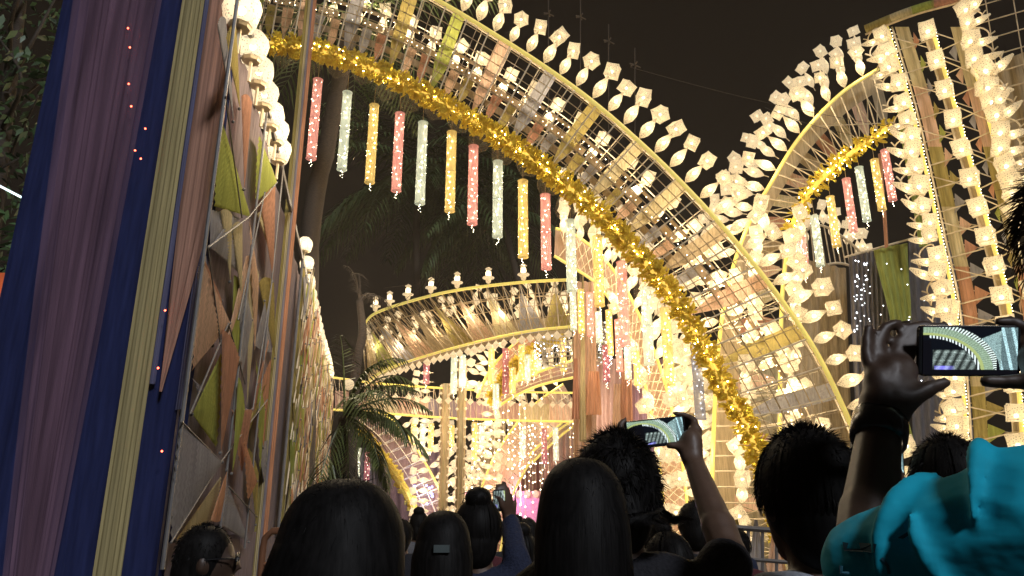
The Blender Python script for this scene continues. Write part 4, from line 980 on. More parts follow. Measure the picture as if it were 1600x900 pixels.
part('crown', b, 'leaf', tr, kind='stuff')
b = MB(); b.tube([P(-40, 270, 7.2), P(52, 318, 7.2)], .011, 5); single('neon_tube', b, glow('cold_neon', (.75, .95, 1), 2.5, True), 'thin white lit line crossing the foliage at the left edge', 'light')
lamp_or_fill_light(None, P(10, 300, 7.0), 5, (.8, 1, .9), .1)
# bare wires across the sky
b = MB()
for a, c_ in (((985, 105), (1400, 200)), ((1195, 168), (1372, 218)), ((560, 520), (770, 350)), ((600, 450), (830, 395))):
    p, q_ = P(*a, 16.5), P(*c_, 15.5); b.tube([lerp(p, q_, t) - V(0, 0, .12*math.sin(PI*t)) for t in np.linspace(0, 1, 12)], .006, 4)
single('overhead_wire', b, 'bark', 'thin dark cables strung across the night sky', 'cable', kind='stuff')
for i, (x, y0, y1) in enumerate(((857, -5, 80), (907, 0, 130), (951, 38, 150), (992, 75, 190))):
    b = MB(); b.rod(P(x, y0, 16.3), P(x, y1+160, 16.3), .014, 5)
    for k in range(5):
        a = k*1.25; b.rod(P(x, y0+26, 16.3), P(x, y0+26, 16.3)+V(.14*math.cos(a), .14*math.sin(a), .09*((k % 3)-1)), .02, 4)
    single('light_pole', b, 'bark', f'thin dark pole with small star fitting above the great arch, {ordn(i)} from the left', 'pole', 'thin poles above the great arch')

# ================================================================== THE CROWD
SKIN = {}
def skin(c, nm):
    M[nm] = solid(nm, c, .5, 0, 30, .12, .05)
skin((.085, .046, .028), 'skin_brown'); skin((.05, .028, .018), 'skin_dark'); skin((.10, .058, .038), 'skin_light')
def hairmat(nm, c):
    m, t, o = new_mat(nm); b = N(t, 'ShaderNodeBsdfPrincipled'); col, fac = varied(t, c, 90, .5, (1, 1, .12)); t.links.new(col, b.inputs['Base Color'])
    b.inputs['Roughness'].default_value = .55; b.inputs['Specular IOR Level'].default_value = .09; t.links.new(b.outputs[0], o.inputs[0]); M[nm] = m
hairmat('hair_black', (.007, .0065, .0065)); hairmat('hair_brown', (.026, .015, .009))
def fabric(nm, c, bump=.3): M[nm] = solid(nm, c, .85, 0, 120, .2, bump, None, .2)
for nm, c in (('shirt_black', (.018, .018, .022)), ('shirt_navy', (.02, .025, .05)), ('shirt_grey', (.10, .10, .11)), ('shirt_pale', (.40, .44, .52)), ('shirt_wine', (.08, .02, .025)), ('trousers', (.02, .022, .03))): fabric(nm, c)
M['shoe'] = solid('shoe', (.03, .025, .02), .5)
M['phone_case'] = solid('phone_case', (.012, .012, .014), .25, 0, 5, .1)
M['metal'] = solid('brushed_metal', (.35, .34, .33), .3, .9)

def remesh(o, vox, smooth=2):
    m = o.modifiers.new('remesh', 'REMESH'); m.mode = 'VOXEL'; m.voxel_size = vox; m.use_smooth_shade = True
    if smooth: s = o.modifiers.new('smooth', 'SMOOTH'); s.iterations = smooth; s.factor = .5
def xf(p, base, yaw, k):
    c, s = math.cos(yaw), math.sin(yaw); p = np.asarray(p, float)*k
    return np.array([base[0] + c*p[0] - s*p[1], base[1] + s*p[0] + c*p[1], base[2] + p[2]])
def limb(b, pts, radii):
    for i in range(len(pts)-1): b.capsule(pts[i], pts[i+1], radii[i], radii[i+1], 10)

def hand(b, wrist, Fd, Nd, side, curl=.45, s=1.0, thumb=.4):
    """palm, four bent fingers and a thumb; Fd finger direction, Nd palm normal, side = +1/-1 picks the thumb side"""
    Fd = nrm(np.asarray(Fd, float)); Nd = nrm(np.asarray(Nd, float) - Fd*np.dot(Nd, Fd)); T = np.cross(Fd, Nd)*side
    for off in (.03, .01, -.012, -.03): b.capsule(wrist + T*off*.6*s, wrist + Fd*.085*s + T*off*s, .017*s, .0125*s, 8)
    for off, L, e in ((.033, .074, 0), (.011, .083, .06), (-.012, .077, .1), (-.033, .06, .16)):
        p = wrist + Fd*.088*s + T*off*s; a = .25 + e
        for seg, r0, r1 in ((.45, .0105, .0095), (.3, .0095, .0085), (.25, .0085, .007)):
            d = Fd*math.cos(a) + Nd*math.sin(a) + T*off*.8; q = p + nrm(d)*L*seg*1.05*s; b.capsule(p, q, r0*s, r1*s, 8); p = q; a += curl
    p = wrist + Fd*.025*s + T*.028*s
    for L, r0, r1, m in ((.042, .017, .013, 0), (.034, .0125, .0105, .3), (.028, .0105, .008, .55)):
        q = p + nrm(Fd*(.62+m*.5) + T*(.85-m) + Nd*thumb*(1+m))*L*s; b.capsule(p, q, r0*s, r1*s, 8); p = q

def hair_strands(b, hc, R, yaw, k, length, n, q, spread=1.0, curl=0.0, wid=.0022, back_only=True):
    for _ in range(n):
        az = q.uniform(-PI, PI); front = abs(az - PI/2) < .85     # PI/2 = forward in the head's own frame
        th0 = q.uniform(.0, .5); th1 = PI*.40 if front else PI*.62
        pts = []; m = 9
        for i in range(m):
            th = lerp(th0, th1, i/(m-1)); pts.append(V(R[0]*1.05*math.sin(th)*math.cos(az), R[1]*1.05*math.sin(th)*math.sin(az), R[2]*1.06*math.cos(th)))
        if length > 0 and not front:
            p = pts[-1]
            for j in range(8):
                p = p + V(p[0]*.055*spread + q.uniform(-1, 1)*.003, -.009, -length/8*q.uniform(.8, 1.1)); pts.append(p)
        pts = np.array(pts)
        pts += nrm(V(math.cos(az), math.sin(az), .3))*q.uniform(0, .006)
        if curl:
            t = np.arange(len(pts)); pts[:, 0] += curl*np.sin(t*1.3+az*7)*t/8; pts[:, 1] += curl*np.cos(t*1.1+az*5)*t/8; pts[:, 2] += curl*.8*np.sin(t*.9+az*3)
        w = np.array([xf(p, (0, 0, 0), yaw, k) + hc for p in pts]); sd = nrm(np.cross(w[-1]-w[0], V(math.cos(az), math.sin(az), .4)) + 1e-6)*wid*k
        f = np.ones(len(w)); f[-2:] = (.6, .15); b.ribbon(w, sd[None]*f[:, None])
def spikes(b, hc, R, yaw, k, n, q, lo, hi, wid=.0025, wild=.6, th=(0, 1.75), front_cut=True):
    for _ in range(n):
        az = q.uniform(-PI, PI); t = q.uniform(*th)
        if front_cut and abs(az - PI/2) < .8 and t > 1.2: continue
        nd = V(math.sin(t)*math.cos(az), math.sin(t)*math.sin(az), math.cos(t)); p = nd*np.array(R)*1.01
        down = V(0, 0, -1) - nd*np.dot(V(0, 0, -1), nd); d = nrm(nd*.45 + down*.8 + V(q.uniform(-1, 1), q.uniform(-1, 1), q.uniform(-1, 1))*wild); L = q.uniform(lo, hi)
        d2 = nrm(d + down*.7 + V(q.uniform(-1, 1), q.uniform(-1, 1), q.uniform(-1, 1))*wild*.5)
        pts = [p, p + d*L*.5, p + d*L*.5 + d2*L*.5]; w = np.array([xf(x, (0, 0, 0), yaw, k) + hc for x in pts]); sd = nrm(np.cross(d, V(q.uniform(-1, 1), q.uniform(-1, 1), q.uniform(-1, 1))))*wid*k
        b.ribbon(w, np.array([sd, sd*.8, sd*.1]))

def person(label, px, ytop, Y, yaw=0, hair='short', shirt='shirt_black', skinm='skin_brown', vox=.012, arms=None, sleeves='short', wide=1.0, female=False, lean=(0, 0), headtilt=0, k=None, hairm='hair_black', seed=1, nh=700, glasses=False, group=None, hw=1.0):
    q = random.Random(seed); top = P(px, ytop, Y); H = top[2] - .018
    k = H/1.70 if k is None else k; base = V(top[0], Y, H - 1.70*k)
    if base[2] > 0: base[2] = 0
    e = thing('person', base, label, 'person', group)
    T = lambda p: xf((p[0] + lean[0]*max(0, p[2]-.9), p[1] + lean[1]*max(0, p[2]-.9), p[2]), base, yaw, k)
    ax = np.array([[math.cos(yaw), math.sin(yaw), 0], [-math.sin(yaw), math.cos(yaw), 0], [0, 0, 1.0]])
    hx = ax.copy(); hc = T((0, .02, 1.585)); R = (.078, .097, .115)
    b = MB(); E = lambda p, r, a=ax: b.ell(T(p), tuple(x*k for x in r), 14, 10, a)
    E((0, .02, 1.585), R, hx); E((0, .055, 1.535), (.055, .062, .07), hx); E((0, .10, 1.49), (.025, .025, .022), hx)   # skull, jaw, chin
    b.capsule(T((0, .112, 1.60)), T((0, .128, 1.565)), .009*k, .014*k, 8)                                               # nose
    for s in (-1, 1): E((s*.080, .012, 1.58), (.012, .02, .032), hx); E((s*.032, .098, 1.603), (.022, .014, .010), hx); E((s*.012, .112, 1.528), (.018, .012, .007), hx)
    limb(b, [T((0, -.012, 1.36)), T((0, .008, 1.53))], [.064*k, .055*k])
    sw = .165 if female else .18
    for s in (-1, 1): limb(b, [T((0, -.01, 1.42)), T((s*sw, -.01, 1.375))], [.055*k, .058*k])
    tor = [((0, .0, 1.24), (.165, .108, .19)), ((0, -.01, 1.34), (.17, .09, .09)), ((0, 0, 1.05), (.14, .10, .2)), ((0, -.01, .90), (.168, .118, .14))]
    for c_, r in tor: E(c_, (r[0]*wide, r[1]*wide, r[2]))
    cl = MB(); C = lambda p, r: cl.ell(T(p), tuple(x*k for x in r), 16, 12, ax)
    for c_, r in tor: C(c_, (r[0]*wide*1.07+.006, r[1]*wide*1.07+.006, r[2]*1.06))
    limb(cl, [T((-.10, -.012, 1.40)), T((.10, -.012, 1.40))], [.068*k, .068*k])
    for s in (-1, 1): limb(cl, [T((s*.06, -.01, 1.405)), T((s*sw, -.01, 1.375))], [.064*k, .068*k])
    tr = MB()
    for s in (-1, 1):
        hp, kn, an = T((s*.09, 0, .88)), T((s*.1, .02, .48)), T((s*.1, -.02, .08))
        limb(b, [hp, kn, an], [.08*k, .055*k, .036*k]); b.capsule(T((s*.1, -.04, .04)), T((s*.115, .13, .032)), .036*k, .03*k)
        limb(tr, [T((s*.075, -.005, .92)), hp, kn, T((s*.1, -.02, .10))], [.098*k, .092*k, .070*k, .06*k])
    dflt = {-1: [(-.235, -.02, 1.10), (-.245, .07, .86)], 1: [(.235, -.02, 1.10), (.245, .07, .86)]}
    for s in (-1, 1):
        sh = T((s*(sw+.012), -.01, 1.365))
        if arms and s in arms: el, wr = [np.asarray(p, float) for p in arms[s][:2]]; hd = arms[s][2] if len(arms[s]) > 2 else None
        else: el, wr = [T(p) for p in dflt[s]]; hd = None
        limb(b, [sh, el], [.050*k, .042*k]); limb(b, [el, lerp(el, wr, .3), wr], [.041*k, .042*k, .027*k])
        if hd is None: hand(b, wr, nrm(wr-el), ax[0]*-s, -s*1.0, .45, k)
        else: hd(b, wr, k)
        if sleeves == 'short': limb(cl, [sh, lerp(sh, el, .75)], [.072*k, .064*k])
        elif sleeves == 'long': limb(cl, [sh, el, lerp(el, wr, .9)], [.07*k, .056*k, .042*k])
    o = part('body', b, skinm, e, True); remesh(o, vox, 3)
    o = part('shirt', cl, shirt, e, True); remesh(o, vox*1.3, 4)
    o = part('trousers', tr, 'trousers', e, True); remesh(o, .02, 3)
    hb = MB(); hh = V(hc[0], hc[1], hc[2])
    capc = T((0, .004, 1.600)); Rc = (.086, .100, .113)
    if hair != 'bald':
        hb.ell(capc, (Rc[0]*k*hw, Rc[1]*k, Rc[2]*k), 24, 16, hx, .80); hb.ell(T((0, -.03, 1.55)), (.078*k, .072*k, .10*k), 14, 10, hx)
    S = MB()
    if hair == 'long':
        hz = random.Random(seed*5); hl, hr = hz.uniform(.94, 1.06), hz.uniform(.94, 1.06)
        L = [(1.62, .088, .098, -.005), (1.56, .094, .098, -.02), (1.50, .094, .085, -.035), (1.43, .097, .075, -.055), (1.34, .108, .068, -.075), (1.24, .112, .06, -.09), (1.14, .10, .045, -.095), (1.06, .08, .03, -.09)]
        vs = []; n_ = 20
        for z, rx, ry, cy_ in L:
            for i in range(n_): a = 2*PI*i/n_; vs.append(T((rx*hw*math.cos(a)*(hl if math.cos(a) < 0 else hr), cy_ + ry*math.sin(a)*(1 if math.sin(a) < 0 else .35), z)))
        hb.add(vs, [(i*n_+j, i*n_+(j+1) % n_, (i+1)*n_+(j+1) % n_, (i+1)*n_+j) for i in range(len(L)-1) for j in range(n_)] + [tuple(range(n_-1, -1, -1)), tuple((len(L)-1)*n_+j for j in range(n_))])
        for _ in range(nh):
            a_ = q.uniform(PI*.98, PI*2.02) if q.random() < .75 else q.choice((-1, 1))*q.uniform(0, .5) + (0 if q.random() < .5 else PI)
            pts = []; wob = q.uniform(0, 6); th0 = q.uniform(.05, .6); o_ = q.uniform(1.0, 1.035); part_ = q.uniform(-.25, .25)
            for th in np.linspace(th0, 1.35, 6): pts.append((.0885*hw*o_*math.sin(th)**.8*math.cos(a_ + part_*(1.35-th)), .004 + .102*o_*math.sin(th)**.8*math.sin(a_ + part_*(1.35-th)), 1.60 + .114*o_*math.cos(th)))
            for z, rx, ry, cy_ in L[1:]:
                d_ = .06*math.sin(wob + z*9); pts.append((rx*hw*o_*math.cos(a_+d_)*(hl if math.cos(a_+d_) < 0 else hr), cy_ + ry*o_*math.sin(a_+d_)*(1 if math.sin(a_+d_) < 0 else .35), z + q.uniform(-.01, .01)))
                if q.random() < .05: break
            w_ = np.array([T(p) for p in pts]); S.ribbon(w_, np.outer(np.r_[np.ones(len(w_)-1), .1], xf((-math.sin(a_), math.cos(a_), 0), (0, 0, 0), yaw, k)*q.uniform(.0008, .0026)))
        spikes(S, capc, (.088, .104, .114), yaw, k, nh//10, q, .012, .035, .0006, .3)
    elif hair == 'curly':
        spikes(S, capc, (.092, .106, .122), yaw, k, nh*4, q, .016, .040, .0016, .8, (0, 2.0))
        hair_strands(S, capc, (.09, .104, .118), yaw, k, .03, nh, q, 1, .010, .0018)
    elif hair == 'bun':
        hb.ell(T((0, -.035, 1.715)), (.055*k, .055*k, .042*k), 12, 8, hx); hair_strands(S, capc, (.086, .10, .112), yaw, k, 0, nh//2, q); spikes(S, capc + V(0, -.03*k, .11*k), (.055, .055, .045), yaw, k, nh//6, q, .02, .05, .0015, .8, (0, 3), False)
    elif hair == 'short':
        spikes(S, capc, (.088, .102, .114), yaw, k, nh*2, q, .012, .028, .0014, .28)
        hair_strands(S, capc, (.088, .102, .114), yaw, k, 0, nh//2, q)
    elif hair == 'crop': spikes(S, capc, Rc, yaw, k, nh, q, .006, .016, .0018, .5)
    if hair != 'bald':
        for f_, v_ in zip(S.f, S.mi): pass
        o = part('hair', hb, hairm, e, True); remesh(o, min(.010, vox), 2)
        if S.v: part('hair_strand', S, hairm, e, True, kind='stuff')
    if glasses:
        g = MB()
        for s in (-1, 1):
            g.tube([T((s*.036 + .03*math.cos(a), .122, 1.598 + .019*math.sin(a))) for a in np.linspace(0, 2*PI, 15)], .003*k, 5); g.tube([T((s*.066, .12, 1.60)), T((s*.083, .06, 1.60)), T((s*.084, .0, 1.595))], .0028*k, 5)
            g.grid([[T((s*.036 + .03*r*math.cos(a), .121, 1.598 + .018*r*math.sin(a))) for a in np.linspace(0, 2*PI, 11)] for r in (.05, .95)])
        g.rod(T((-.008, .125, 1.603)), T((.008, .125, 1.603)), .003*k, 5); part('glasses', g, 'phone_case', e)
    return e, T, k

# ---- phones
def paint(u, v):
    x, y = u*1600, v*900; r = math.hypot(x-450, y-840); q = math.sin(x*12.9+y*78.2)*43758.5; q = q - math.floor(q); ang = math.atan2(840-y, x-450)
    c = np.array([.004, .005, .008])
    if 690 < r < 735: c = np.array([.35, .42, .16])
    elif 735 <= r < 850: c = np.array([.30, .42, .30])*(.6+.6*q)*(1 if int(ang*60) % 3 else .65)
    elif 850 <= r < 930 and x < 1340 and int(ang*42) % 2: c = np.array([.75, .9, .85])
    elif r < 640 and y > 430 and x > 540: c = np.array([.30, .38, .36])*(.25+1.0*q)*(.55+.45*math.sin(x*.06+y*.02))*(1.5 if abs(y-470-(x-700)**2*.0006) < 14 or abs(y-630) < 8 else .8)
    elif 640 <= r < 690 and int(x/20) % 2 and x > 480: c = np.array([.7, .8, .8])
    elif x > 1130 and r > 930 and y > 60 + (1400-x)*.6 and x < 1390: c = np.array([.28, .42, .42])*(.3+q)
    elif x >= 1390: c = np.array([.45, .7, .75])*(1.0 if int((x-y*.15)/42) % 3 == 0 else .25)*(.4+q)
    if y > 735 and x > 560 and x < 820: c = c + np.array([.18, .16, .75])*max(0, 1-abs(x-660)/180)
    if y > 800 or (x < 520 and y > 250): c = np.array([.004, .004, .006])
    return c
M['screen'] = None
def screen_mat():
    m, t, o = new_mat('phone_screen'); a = N(t, 'ShaderNodeVertexColor'); a.layer_name = 'picture'; e = N(t, 'ShaderNodeEmission'); e.inputs[1].default_value = 1.15
    t.links.new(a.outputs[0], e.inputs[0]); t.links.new(e.outputs[0], o.inputs[0]); m.cycles.emission_sampling = 'NONE'; return m
M['screen'] = screen_mat()
def phone(label, c, ux, uy, w, h, crop=(0, 0, 1, 1), res=(110, 62)):
    """c centre, ux along the width, uy along the height (image up); screen on the side towards the holder"""
    ux = nrm(ux); uy = nrm(uy - ux*np.dot(ux, uy)); nz = np.cross(ux, uy); e = thing('phone', c, label, 'phone')
    b = MB(); r = .008; oc = []
    for cx_, cy_, a0 in ((1, 1, 0), (-1, 1, 90), (-1, -1, 180), (1, -1, 270)):
        for a in (0, 30, 60, 90): t = math.radians(a0+a); oc.append((cx_*(w/2-r)+r*math.cos(t), cy_*(h/2-r)+r*math.sin(t)))
    n_ = len(oc); lay = [(-.0045, .9), (-.0035, 1), (.0035, 1), (.0042, .97)]; vs = [c + ux*x*s + uy*y*s + nz*z for z, s in lay for x, y in oc]
    b.add(vs, [(i*n_+j, i*n_+(j+1) % n_, (i+1)*n_+(j+1) % n_, (i+1)*n_+j) for i in range(3) for j in range(n_)] + [tuple(range(n_-1, -1, -1)), tuple(3*n_+j for j in range(n_))])
    part('case', b, 'phone_case', e)
    b = MB(); nx, ny = res; b.grid([[c + ux*(u-.5)*w*.93 + uy*(.5-v)*h*.93 + nz*.0052 for u in np.linspace(0, 1, nx)] for v in np.linspace(0, 1, ny)])
    o = part('screen', b, 'screen', e); ca = o.data.color_attributes.new('picture', 'FLOAT_COLOR', 'POINT')
    col = np.ones((nx*ny, 4)); k = 0
    for v in np.linspace(crop[1], crop[3], ny):
        for u in np.linspace(crop[0], crop[2], nx): col[k, :3] = paint(u, v); k += 1
    ca.data.foreach_set('color', col.ravel())
    return e
XR, UPV = V(1, 0, 0), V(0, -SP, CP)

# 1 man in profile at the lower left
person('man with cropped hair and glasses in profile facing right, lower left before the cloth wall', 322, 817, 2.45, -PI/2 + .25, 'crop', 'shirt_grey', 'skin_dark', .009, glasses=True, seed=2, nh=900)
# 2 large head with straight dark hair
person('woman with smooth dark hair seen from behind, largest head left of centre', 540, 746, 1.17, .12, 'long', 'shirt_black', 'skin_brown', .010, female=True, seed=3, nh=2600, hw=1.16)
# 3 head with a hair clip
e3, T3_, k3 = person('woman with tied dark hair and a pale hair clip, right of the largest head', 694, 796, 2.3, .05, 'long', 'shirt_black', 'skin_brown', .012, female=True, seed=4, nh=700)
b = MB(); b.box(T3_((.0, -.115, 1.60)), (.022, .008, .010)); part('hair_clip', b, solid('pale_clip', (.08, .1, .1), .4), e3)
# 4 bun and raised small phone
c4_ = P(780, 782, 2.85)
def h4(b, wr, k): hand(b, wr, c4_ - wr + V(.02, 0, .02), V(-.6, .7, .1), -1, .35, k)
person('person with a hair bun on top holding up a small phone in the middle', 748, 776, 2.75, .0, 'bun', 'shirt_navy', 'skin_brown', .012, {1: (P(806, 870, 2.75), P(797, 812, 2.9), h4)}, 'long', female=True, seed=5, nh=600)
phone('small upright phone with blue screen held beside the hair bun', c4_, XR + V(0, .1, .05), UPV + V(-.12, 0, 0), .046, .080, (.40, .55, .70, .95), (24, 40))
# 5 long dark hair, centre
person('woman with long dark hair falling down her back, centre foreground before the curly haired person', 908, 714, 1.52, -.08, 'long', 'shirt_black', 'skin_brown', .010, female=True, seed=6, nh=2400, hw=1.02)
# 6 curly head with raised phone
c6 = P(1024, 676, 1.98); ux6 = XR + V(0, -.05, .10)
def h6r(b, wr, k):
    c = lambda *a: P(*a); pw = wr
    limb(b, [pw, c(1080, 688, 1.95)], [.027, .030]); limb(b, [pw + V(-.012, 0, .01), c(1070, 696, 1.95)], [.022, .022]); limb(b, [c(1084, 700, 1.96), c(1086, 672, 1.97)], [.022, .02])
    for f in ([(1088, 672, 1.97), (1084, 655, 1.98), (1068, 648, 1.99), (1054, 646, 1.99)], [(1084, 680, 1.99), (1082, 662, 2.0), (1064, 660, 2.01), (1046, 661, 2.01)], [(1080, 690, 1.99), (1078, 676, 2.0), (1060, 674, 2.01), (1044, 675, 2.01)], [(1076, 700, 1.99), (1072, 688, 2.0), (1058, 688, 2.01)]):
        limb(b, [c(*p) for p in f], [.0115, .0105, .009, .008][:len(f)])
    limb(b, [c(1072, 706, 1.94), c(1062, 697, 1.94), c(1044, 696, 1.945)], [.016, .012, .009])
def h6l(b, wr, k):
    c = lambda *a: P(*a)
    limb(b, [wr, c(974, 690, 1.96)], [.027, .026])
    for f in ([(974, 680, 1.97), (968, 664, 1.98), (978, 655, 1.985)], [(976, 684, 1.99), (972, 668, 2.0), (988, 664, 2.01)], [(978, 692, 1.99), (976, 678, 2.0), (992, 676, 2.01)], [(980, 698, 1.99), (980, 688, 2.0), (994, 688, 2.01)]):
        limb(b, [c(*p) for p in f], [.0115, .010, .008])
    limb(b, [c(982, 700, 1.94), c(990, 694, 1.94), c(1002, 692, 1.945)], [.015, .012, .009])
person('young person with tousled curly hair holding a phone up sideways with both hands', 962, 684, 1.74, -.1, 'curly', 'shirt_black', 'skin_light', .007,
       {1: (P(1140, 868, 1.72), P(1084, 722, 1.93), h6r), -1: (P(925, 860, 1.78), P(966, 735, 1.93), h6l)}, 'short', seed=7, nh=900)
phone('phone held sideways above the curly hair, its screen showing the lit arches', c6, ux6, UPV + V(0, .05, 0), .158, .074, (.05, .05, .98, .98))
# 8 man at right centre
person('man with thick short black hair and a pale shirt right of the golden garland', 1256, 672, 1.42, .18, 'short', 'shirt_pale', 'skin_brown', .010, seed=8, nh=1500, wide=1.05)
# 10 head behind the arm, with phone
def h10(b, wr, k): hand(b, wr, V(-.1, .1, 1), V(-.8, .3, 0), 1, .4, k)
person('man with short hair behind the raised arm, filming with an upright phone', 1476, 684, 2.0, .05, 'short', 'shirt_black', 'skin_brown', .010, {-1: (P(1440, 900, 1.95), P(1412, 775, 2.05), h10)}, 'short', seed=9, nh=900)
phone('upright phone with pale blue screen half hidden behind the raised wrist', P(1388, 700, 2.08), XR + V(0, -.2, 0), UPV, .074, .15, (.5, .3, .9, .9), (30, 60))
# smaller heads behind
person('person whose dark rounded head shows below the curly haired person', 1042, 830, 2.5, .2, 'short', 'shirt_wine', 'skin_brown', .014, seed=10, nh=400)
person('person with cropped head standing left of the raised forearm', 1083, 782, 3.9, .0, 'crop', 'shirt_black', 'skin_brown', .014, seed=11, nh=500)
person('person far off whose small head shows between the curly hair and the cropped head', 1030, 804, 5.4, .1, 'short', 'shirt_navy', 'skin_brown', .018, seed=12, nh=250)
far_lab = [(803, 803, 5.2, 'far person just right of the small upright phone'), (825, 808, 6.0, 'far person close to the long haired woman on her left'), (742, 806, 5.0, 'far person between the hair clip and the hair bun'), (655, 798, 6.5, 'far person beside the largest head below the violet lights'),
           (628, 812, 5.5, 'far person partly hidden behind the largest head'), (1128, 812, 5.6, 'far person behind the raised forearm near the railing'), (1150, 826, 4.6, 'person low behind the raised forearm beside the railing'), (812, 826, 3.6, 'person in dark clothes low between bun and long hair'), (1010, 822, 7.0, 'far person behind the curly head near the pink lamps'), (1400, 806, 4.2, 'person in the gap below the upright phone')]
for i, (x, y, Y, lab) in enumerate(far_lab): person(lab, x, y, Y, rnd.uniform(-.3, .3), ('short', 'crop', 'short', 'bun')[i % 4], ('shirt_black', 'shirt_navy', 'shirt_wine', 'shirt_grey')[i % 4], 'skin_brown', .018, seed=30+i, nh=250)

# 9 man in teal, nearest, on the right
M['teal'] = solid('teal_shirt', (.008, .38, .54), .8, 0, 8, .08, .5, (1, 1, 1.8), .2)
M['teal_print'] = solid('dark_print', (.01, .08, .12), .8)
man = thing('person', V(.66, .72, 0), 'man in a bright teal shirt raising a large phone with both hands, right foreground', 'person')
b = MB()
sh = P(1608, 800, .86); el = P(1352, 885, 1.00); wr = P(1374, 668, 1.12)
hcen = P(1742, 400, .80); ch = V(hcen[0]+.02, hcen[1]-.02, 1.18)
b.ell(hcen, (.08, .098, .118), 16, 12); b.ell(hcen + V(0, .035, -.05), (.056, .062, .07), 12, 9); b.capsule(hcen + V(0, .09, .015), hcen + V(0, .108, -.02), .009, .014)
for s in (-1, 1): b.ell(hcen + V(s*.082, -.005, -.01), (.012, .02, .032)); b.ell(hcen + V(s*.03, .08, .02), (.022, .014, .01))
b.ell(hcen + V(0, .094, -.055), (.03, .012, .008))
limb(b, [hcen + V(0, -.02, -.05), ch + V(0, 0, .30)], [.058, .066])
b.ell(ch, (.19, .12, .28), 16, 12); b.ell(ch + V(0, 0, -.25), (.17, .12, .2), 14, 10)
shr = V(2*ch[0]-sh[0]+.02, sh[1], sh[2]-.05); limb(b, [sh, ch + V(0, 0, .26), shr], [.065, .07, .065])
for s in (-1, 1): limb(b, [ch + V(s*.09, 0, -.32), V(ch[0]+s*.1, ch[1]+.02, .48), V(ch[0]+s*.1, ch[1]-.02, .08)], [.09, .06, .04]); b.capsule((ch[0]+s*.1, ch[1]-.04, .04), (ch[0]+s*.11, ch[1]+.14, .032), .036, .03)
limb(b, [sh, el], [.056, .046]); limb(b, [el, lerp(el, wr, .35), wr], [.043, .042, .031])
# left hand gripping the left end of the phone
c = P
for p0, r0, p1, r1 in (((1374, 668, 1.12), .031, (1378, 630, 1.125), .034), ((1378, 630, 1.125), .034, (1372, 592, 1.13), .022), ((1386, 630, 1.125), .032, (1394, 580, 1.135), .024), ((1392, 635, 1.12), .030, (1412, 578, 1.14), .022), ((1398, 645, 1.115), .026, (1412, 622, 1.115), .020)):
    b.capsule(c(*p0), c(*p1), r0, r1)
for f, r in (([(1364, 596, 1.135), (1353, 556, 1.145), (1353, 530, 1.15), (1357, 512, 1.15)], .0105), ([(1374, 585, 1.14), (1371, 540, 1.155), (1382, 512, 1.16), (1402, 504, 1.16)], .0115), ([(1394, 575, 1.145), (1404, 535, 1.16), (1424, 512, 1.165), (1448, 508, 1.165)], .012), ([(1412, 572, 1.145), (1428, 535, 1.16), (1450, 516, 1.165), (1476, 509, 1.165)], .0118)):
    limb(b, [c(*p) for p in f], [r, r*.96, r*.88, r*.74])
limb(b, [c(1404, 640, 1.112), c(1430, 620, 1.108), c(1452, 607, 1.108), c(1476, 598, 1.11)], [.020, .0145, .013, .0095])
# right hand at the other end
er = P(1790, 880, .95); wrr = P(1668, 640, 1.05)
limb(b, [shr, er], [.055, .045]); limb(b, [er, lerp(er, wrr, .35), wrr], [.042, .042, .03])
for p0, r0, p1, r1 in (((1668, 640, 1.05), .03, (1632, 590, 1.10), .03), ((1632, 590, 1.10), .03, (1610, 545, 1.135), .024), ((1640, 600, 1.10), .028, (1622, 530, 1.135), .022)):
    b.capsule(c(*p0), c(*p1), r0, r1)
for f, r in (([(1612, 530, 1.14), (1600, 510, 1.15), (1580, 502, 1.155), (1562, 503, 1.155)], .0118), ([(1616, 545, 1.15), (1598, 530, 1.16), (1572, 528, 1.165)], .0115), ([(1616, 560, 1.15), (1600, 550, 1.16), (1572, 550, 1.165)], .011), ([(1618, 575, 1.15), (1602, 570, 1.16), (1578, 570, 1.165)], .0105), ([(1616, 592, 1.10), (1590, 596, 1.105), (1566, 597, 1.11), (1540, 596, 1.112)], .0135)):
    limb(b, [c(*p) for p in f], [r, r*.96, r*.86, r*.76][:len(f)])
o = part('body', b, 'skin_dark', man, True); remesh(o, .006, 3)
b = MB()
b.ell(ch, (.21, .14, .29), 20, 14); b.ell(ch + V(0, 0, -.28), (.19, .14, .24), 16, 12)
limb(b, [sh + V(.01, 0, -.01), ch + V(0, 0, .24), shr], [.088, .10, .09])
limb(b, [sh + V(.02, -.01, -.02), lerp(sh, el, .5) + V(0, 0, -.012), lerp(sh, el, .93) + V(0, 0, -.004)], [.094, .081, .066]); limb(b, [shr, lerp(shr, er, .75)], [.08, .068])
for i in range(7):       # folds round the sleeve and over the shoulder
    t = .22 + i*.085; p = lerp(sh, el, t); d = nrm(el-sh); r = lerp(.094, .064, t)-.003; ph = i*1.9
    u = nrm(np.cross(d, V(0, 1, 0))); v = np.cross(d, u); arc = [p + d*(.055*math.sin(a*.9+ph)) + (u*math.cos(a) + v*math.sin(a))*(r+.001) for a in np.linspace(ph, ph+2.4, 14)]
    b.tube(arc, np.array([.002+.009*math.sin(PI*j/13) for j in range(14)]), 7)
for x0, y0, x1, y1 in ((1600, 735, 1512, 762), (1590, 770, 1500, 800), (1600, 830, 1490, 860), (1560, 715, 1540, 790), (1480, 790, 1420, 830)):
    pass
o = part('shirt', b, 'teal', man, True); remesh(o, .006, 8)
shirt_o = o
b = MB()
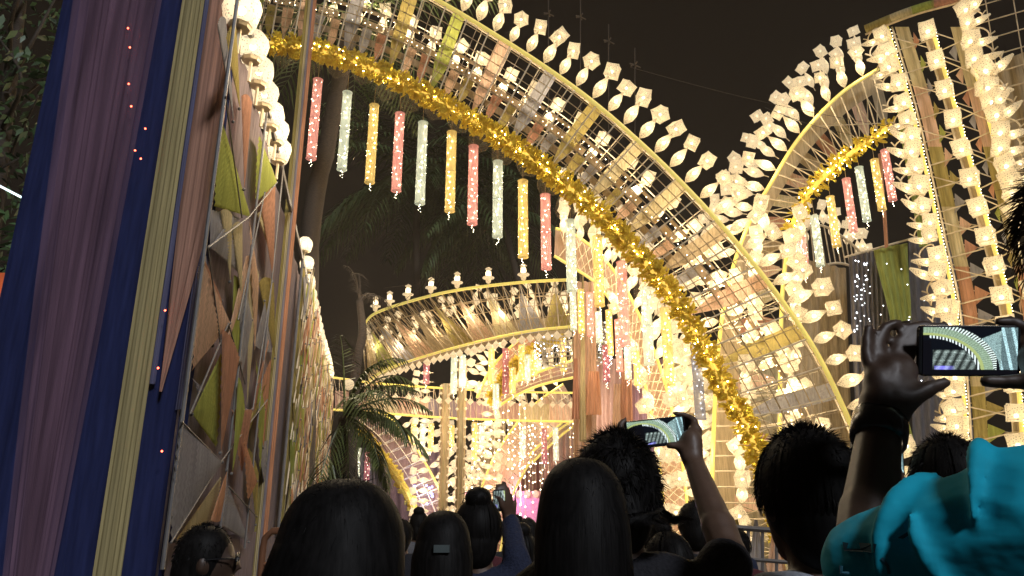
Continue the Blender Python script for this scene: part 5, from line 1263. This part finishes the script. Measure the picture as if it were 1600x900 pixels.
for s in (-1, 1): limb(b, [ch + V(s*.08, 0, -.38), V(ch[0]+s*.1, ch[1]+.02, .48), V(ch[0]+s*.1, ch[1]-.02, .1)], [.11, .078, .062])
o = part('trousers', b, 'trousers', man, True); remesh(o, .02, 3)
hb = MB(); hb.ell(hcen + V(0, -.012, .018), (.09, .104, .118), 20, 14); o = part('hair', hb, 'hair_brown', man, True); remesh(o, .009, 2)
S = MB(); q = random.Random(77); spikes(S, hcen + V(0, -.012, .018), (.09, .104, .118), 0, 1, 4200, q, .016, .04, .0009, .45, (0, 2.1)); part('hair_strand', S, 'hair_brown', man, True, kind='stuff')
# watch
wt = thing('wristwatch', wr, 'black wristwatch with a broad strap on the raised left wrist', 'watch')
d = nrm(wr-el); u = nrm(np.cross(d, V(0, 1, 0))); v = np.cross(d, u); b = MB()
b.lathe([(.033, -.026), (.039, -.022), (.040, 0), (.039, .022), (.033, .026)], 22, wr - d*.004, cap=False, ax=(u, v, d)); part('strap', b, 'phone_case', wt, True)
b = MB(); b.box(wr - d*.004 - v*.038, (.019, .006, .022), (u, v, d)); part('watch_case', b, 'phone_case', wt)
cz = P(1513, 548, 1.13); phone('large phone held sideways at the right, its screen filming the lit arches', cz, XR + V(0, .02, .0), UPV + V(0, -.02, 0), .160, .079, (.26, .0, 1.0, 1.0), (170, 90))
# dark marks printed on the sleeve, laid onto the cloth
def mark(pts, r=.0022):
    b = MB(); b.tube([P(x, y, .90) for x, y in pts], r, 6); o = part('printed_mark', b, 'teal_print', man)
    m = o.modifiers.new('lay', 'SHRINKWRAP'); m.target = shirt_o; m.wrap_method = 'PROJECT'; m.use_project_y = True; m.use_project_x = m.use_project_z = False; m.use_positive_direction = True; m.use_negative_direction = True; m.offset = .0015
mark([(1356, 850), (1355, 862), (1371, 862), (1371, 850)]); mark([(1314, 884), (1314, 895), (1326, 896)]); mark([(1382, 872), (1392, 886), (1396, 898)], .0018)
mark([(1404, 842), (1412, 826), (1424, 822), (1434, 830)], .0018); mark([(1520, 770), (1530, 774), (1541, 768)], .003)
mark([(1492, 742), (1512, 766), (1534, 788), (1548, 812)], .0012)
# ---- railing, cloth fans and a bentwood chair at the edges
rl = thing('railing', P(1180, 990, 9), 'low dark metal railing behind the crowd right of the raised forearm', 'railing')
b = MB(); b.rod(P(1120, 822, 9), P(1330, 838, 8.5), .035, 6); part('top_rail', b, 'pole_grey', rl)
b = MB(); b.rod(P(1120, 870, 9), P(1330, 886, 8.5), .025, 6); part('lower_rail', b, 'pole_grey', rl)
for x in range(1125, 1330, 22): b = MB(); b.rod(P(x, 822+(x-1120)*.076, 9-(x-1120)*.0024), P(x, 985, 9-(x-1120)*.0024), .02, 5); part('baluster', b, 'pole_grey', rl)
dr = thing('cloth_skirt', P(1190, 960, 11.5), 'pleated olive, grey and peach cloth fans at the foot of the great arch', 'cloth')
for i, cmat in enumerate(('green', 'olive', 'grey', 'peach', 'cream', 'grey', 'terracotta')):
    x = 1110 + i*30; b = MB(); b.grid([[P(lerp(x+15, x+34*u, v) - 4, lerp(802, 900, v), 11.5) + V(0, .05*math.sin(u*16), 0) for u in np.linspace(0, 1, 10)] for v in np.linspace(.1, 1, 6)]); part('cloth_fan', b, cmat, dr, True)
chr_ = thing('bentwood_chair', P(425, 1060, 3.6)*V(1, 1, 0), 'brown bentwood chair back rising between the cloth wall and the largest head', 'chair')
M['bentwood'] = solid('bentwood', (.16, .07, .035), .4, 0, 8, .3, 0, (1, 1, .2))
cb = P(432, 830, 3.6); zt_ = cb[2]; b = MB()
b.tube([V(cb[0]-.055, 3.6, .02), V(cb[0]-.055, 3.6, zt_-.07), V(cb[0]-.05, 3.6, zt_-.03), V(cb[0]-.02, 3.6, zt_), V(cb[0]+.2, 3.6, zt_+.01), V(cb[0]+.25, 3.6, zt_-.07), V(cb[0]+.25, 3.6, .02)], .016, 8); part('backrest', b, 'bentwood', chr_, True)
b = MB(); b.box((cb[0]+.1, 3.42, .78), (.18, .18, .02)); part('seat', b, 'bentwood', chr_)
for sx in (-.06, .26): b = MB(); b.rod((cb[0]+sx, 3.26, 0), (cb[0]+sx, 3.26, .77), .016, 6); part('leg', b, 'bentwood', chr_)
for z in (.95, 1.15, 1.3): b = MB(); b.rod((cb[0]-.055, 3.6, z), (cb[0]+.25, 3.6, z), .011, 6); part('rung', b, 'bentwood', chr_)

# ------------------------------------------------------------------ thin haze box over the street, added to imitate lens glow round lights
def haze(dens):
    b = MB(); b.box((-10, 22, 8.5), (38, 30, 9.6)); m, t, o = new_mat('glow_haze'); v = N(t, 'ShaderNodeVolumePrincipled')
    v.inputs['Color'].default_value = (1, .88, .70, 1); v.inputs['Density'].default_value = dens; v.inputs['Anisotropy'].default_value = .35
    t.links.new(v.outputs[0], o.inputs['Volume']); tag(link('haze', b.mesh('haze', m)), kind='stuff')
haze(.0013)
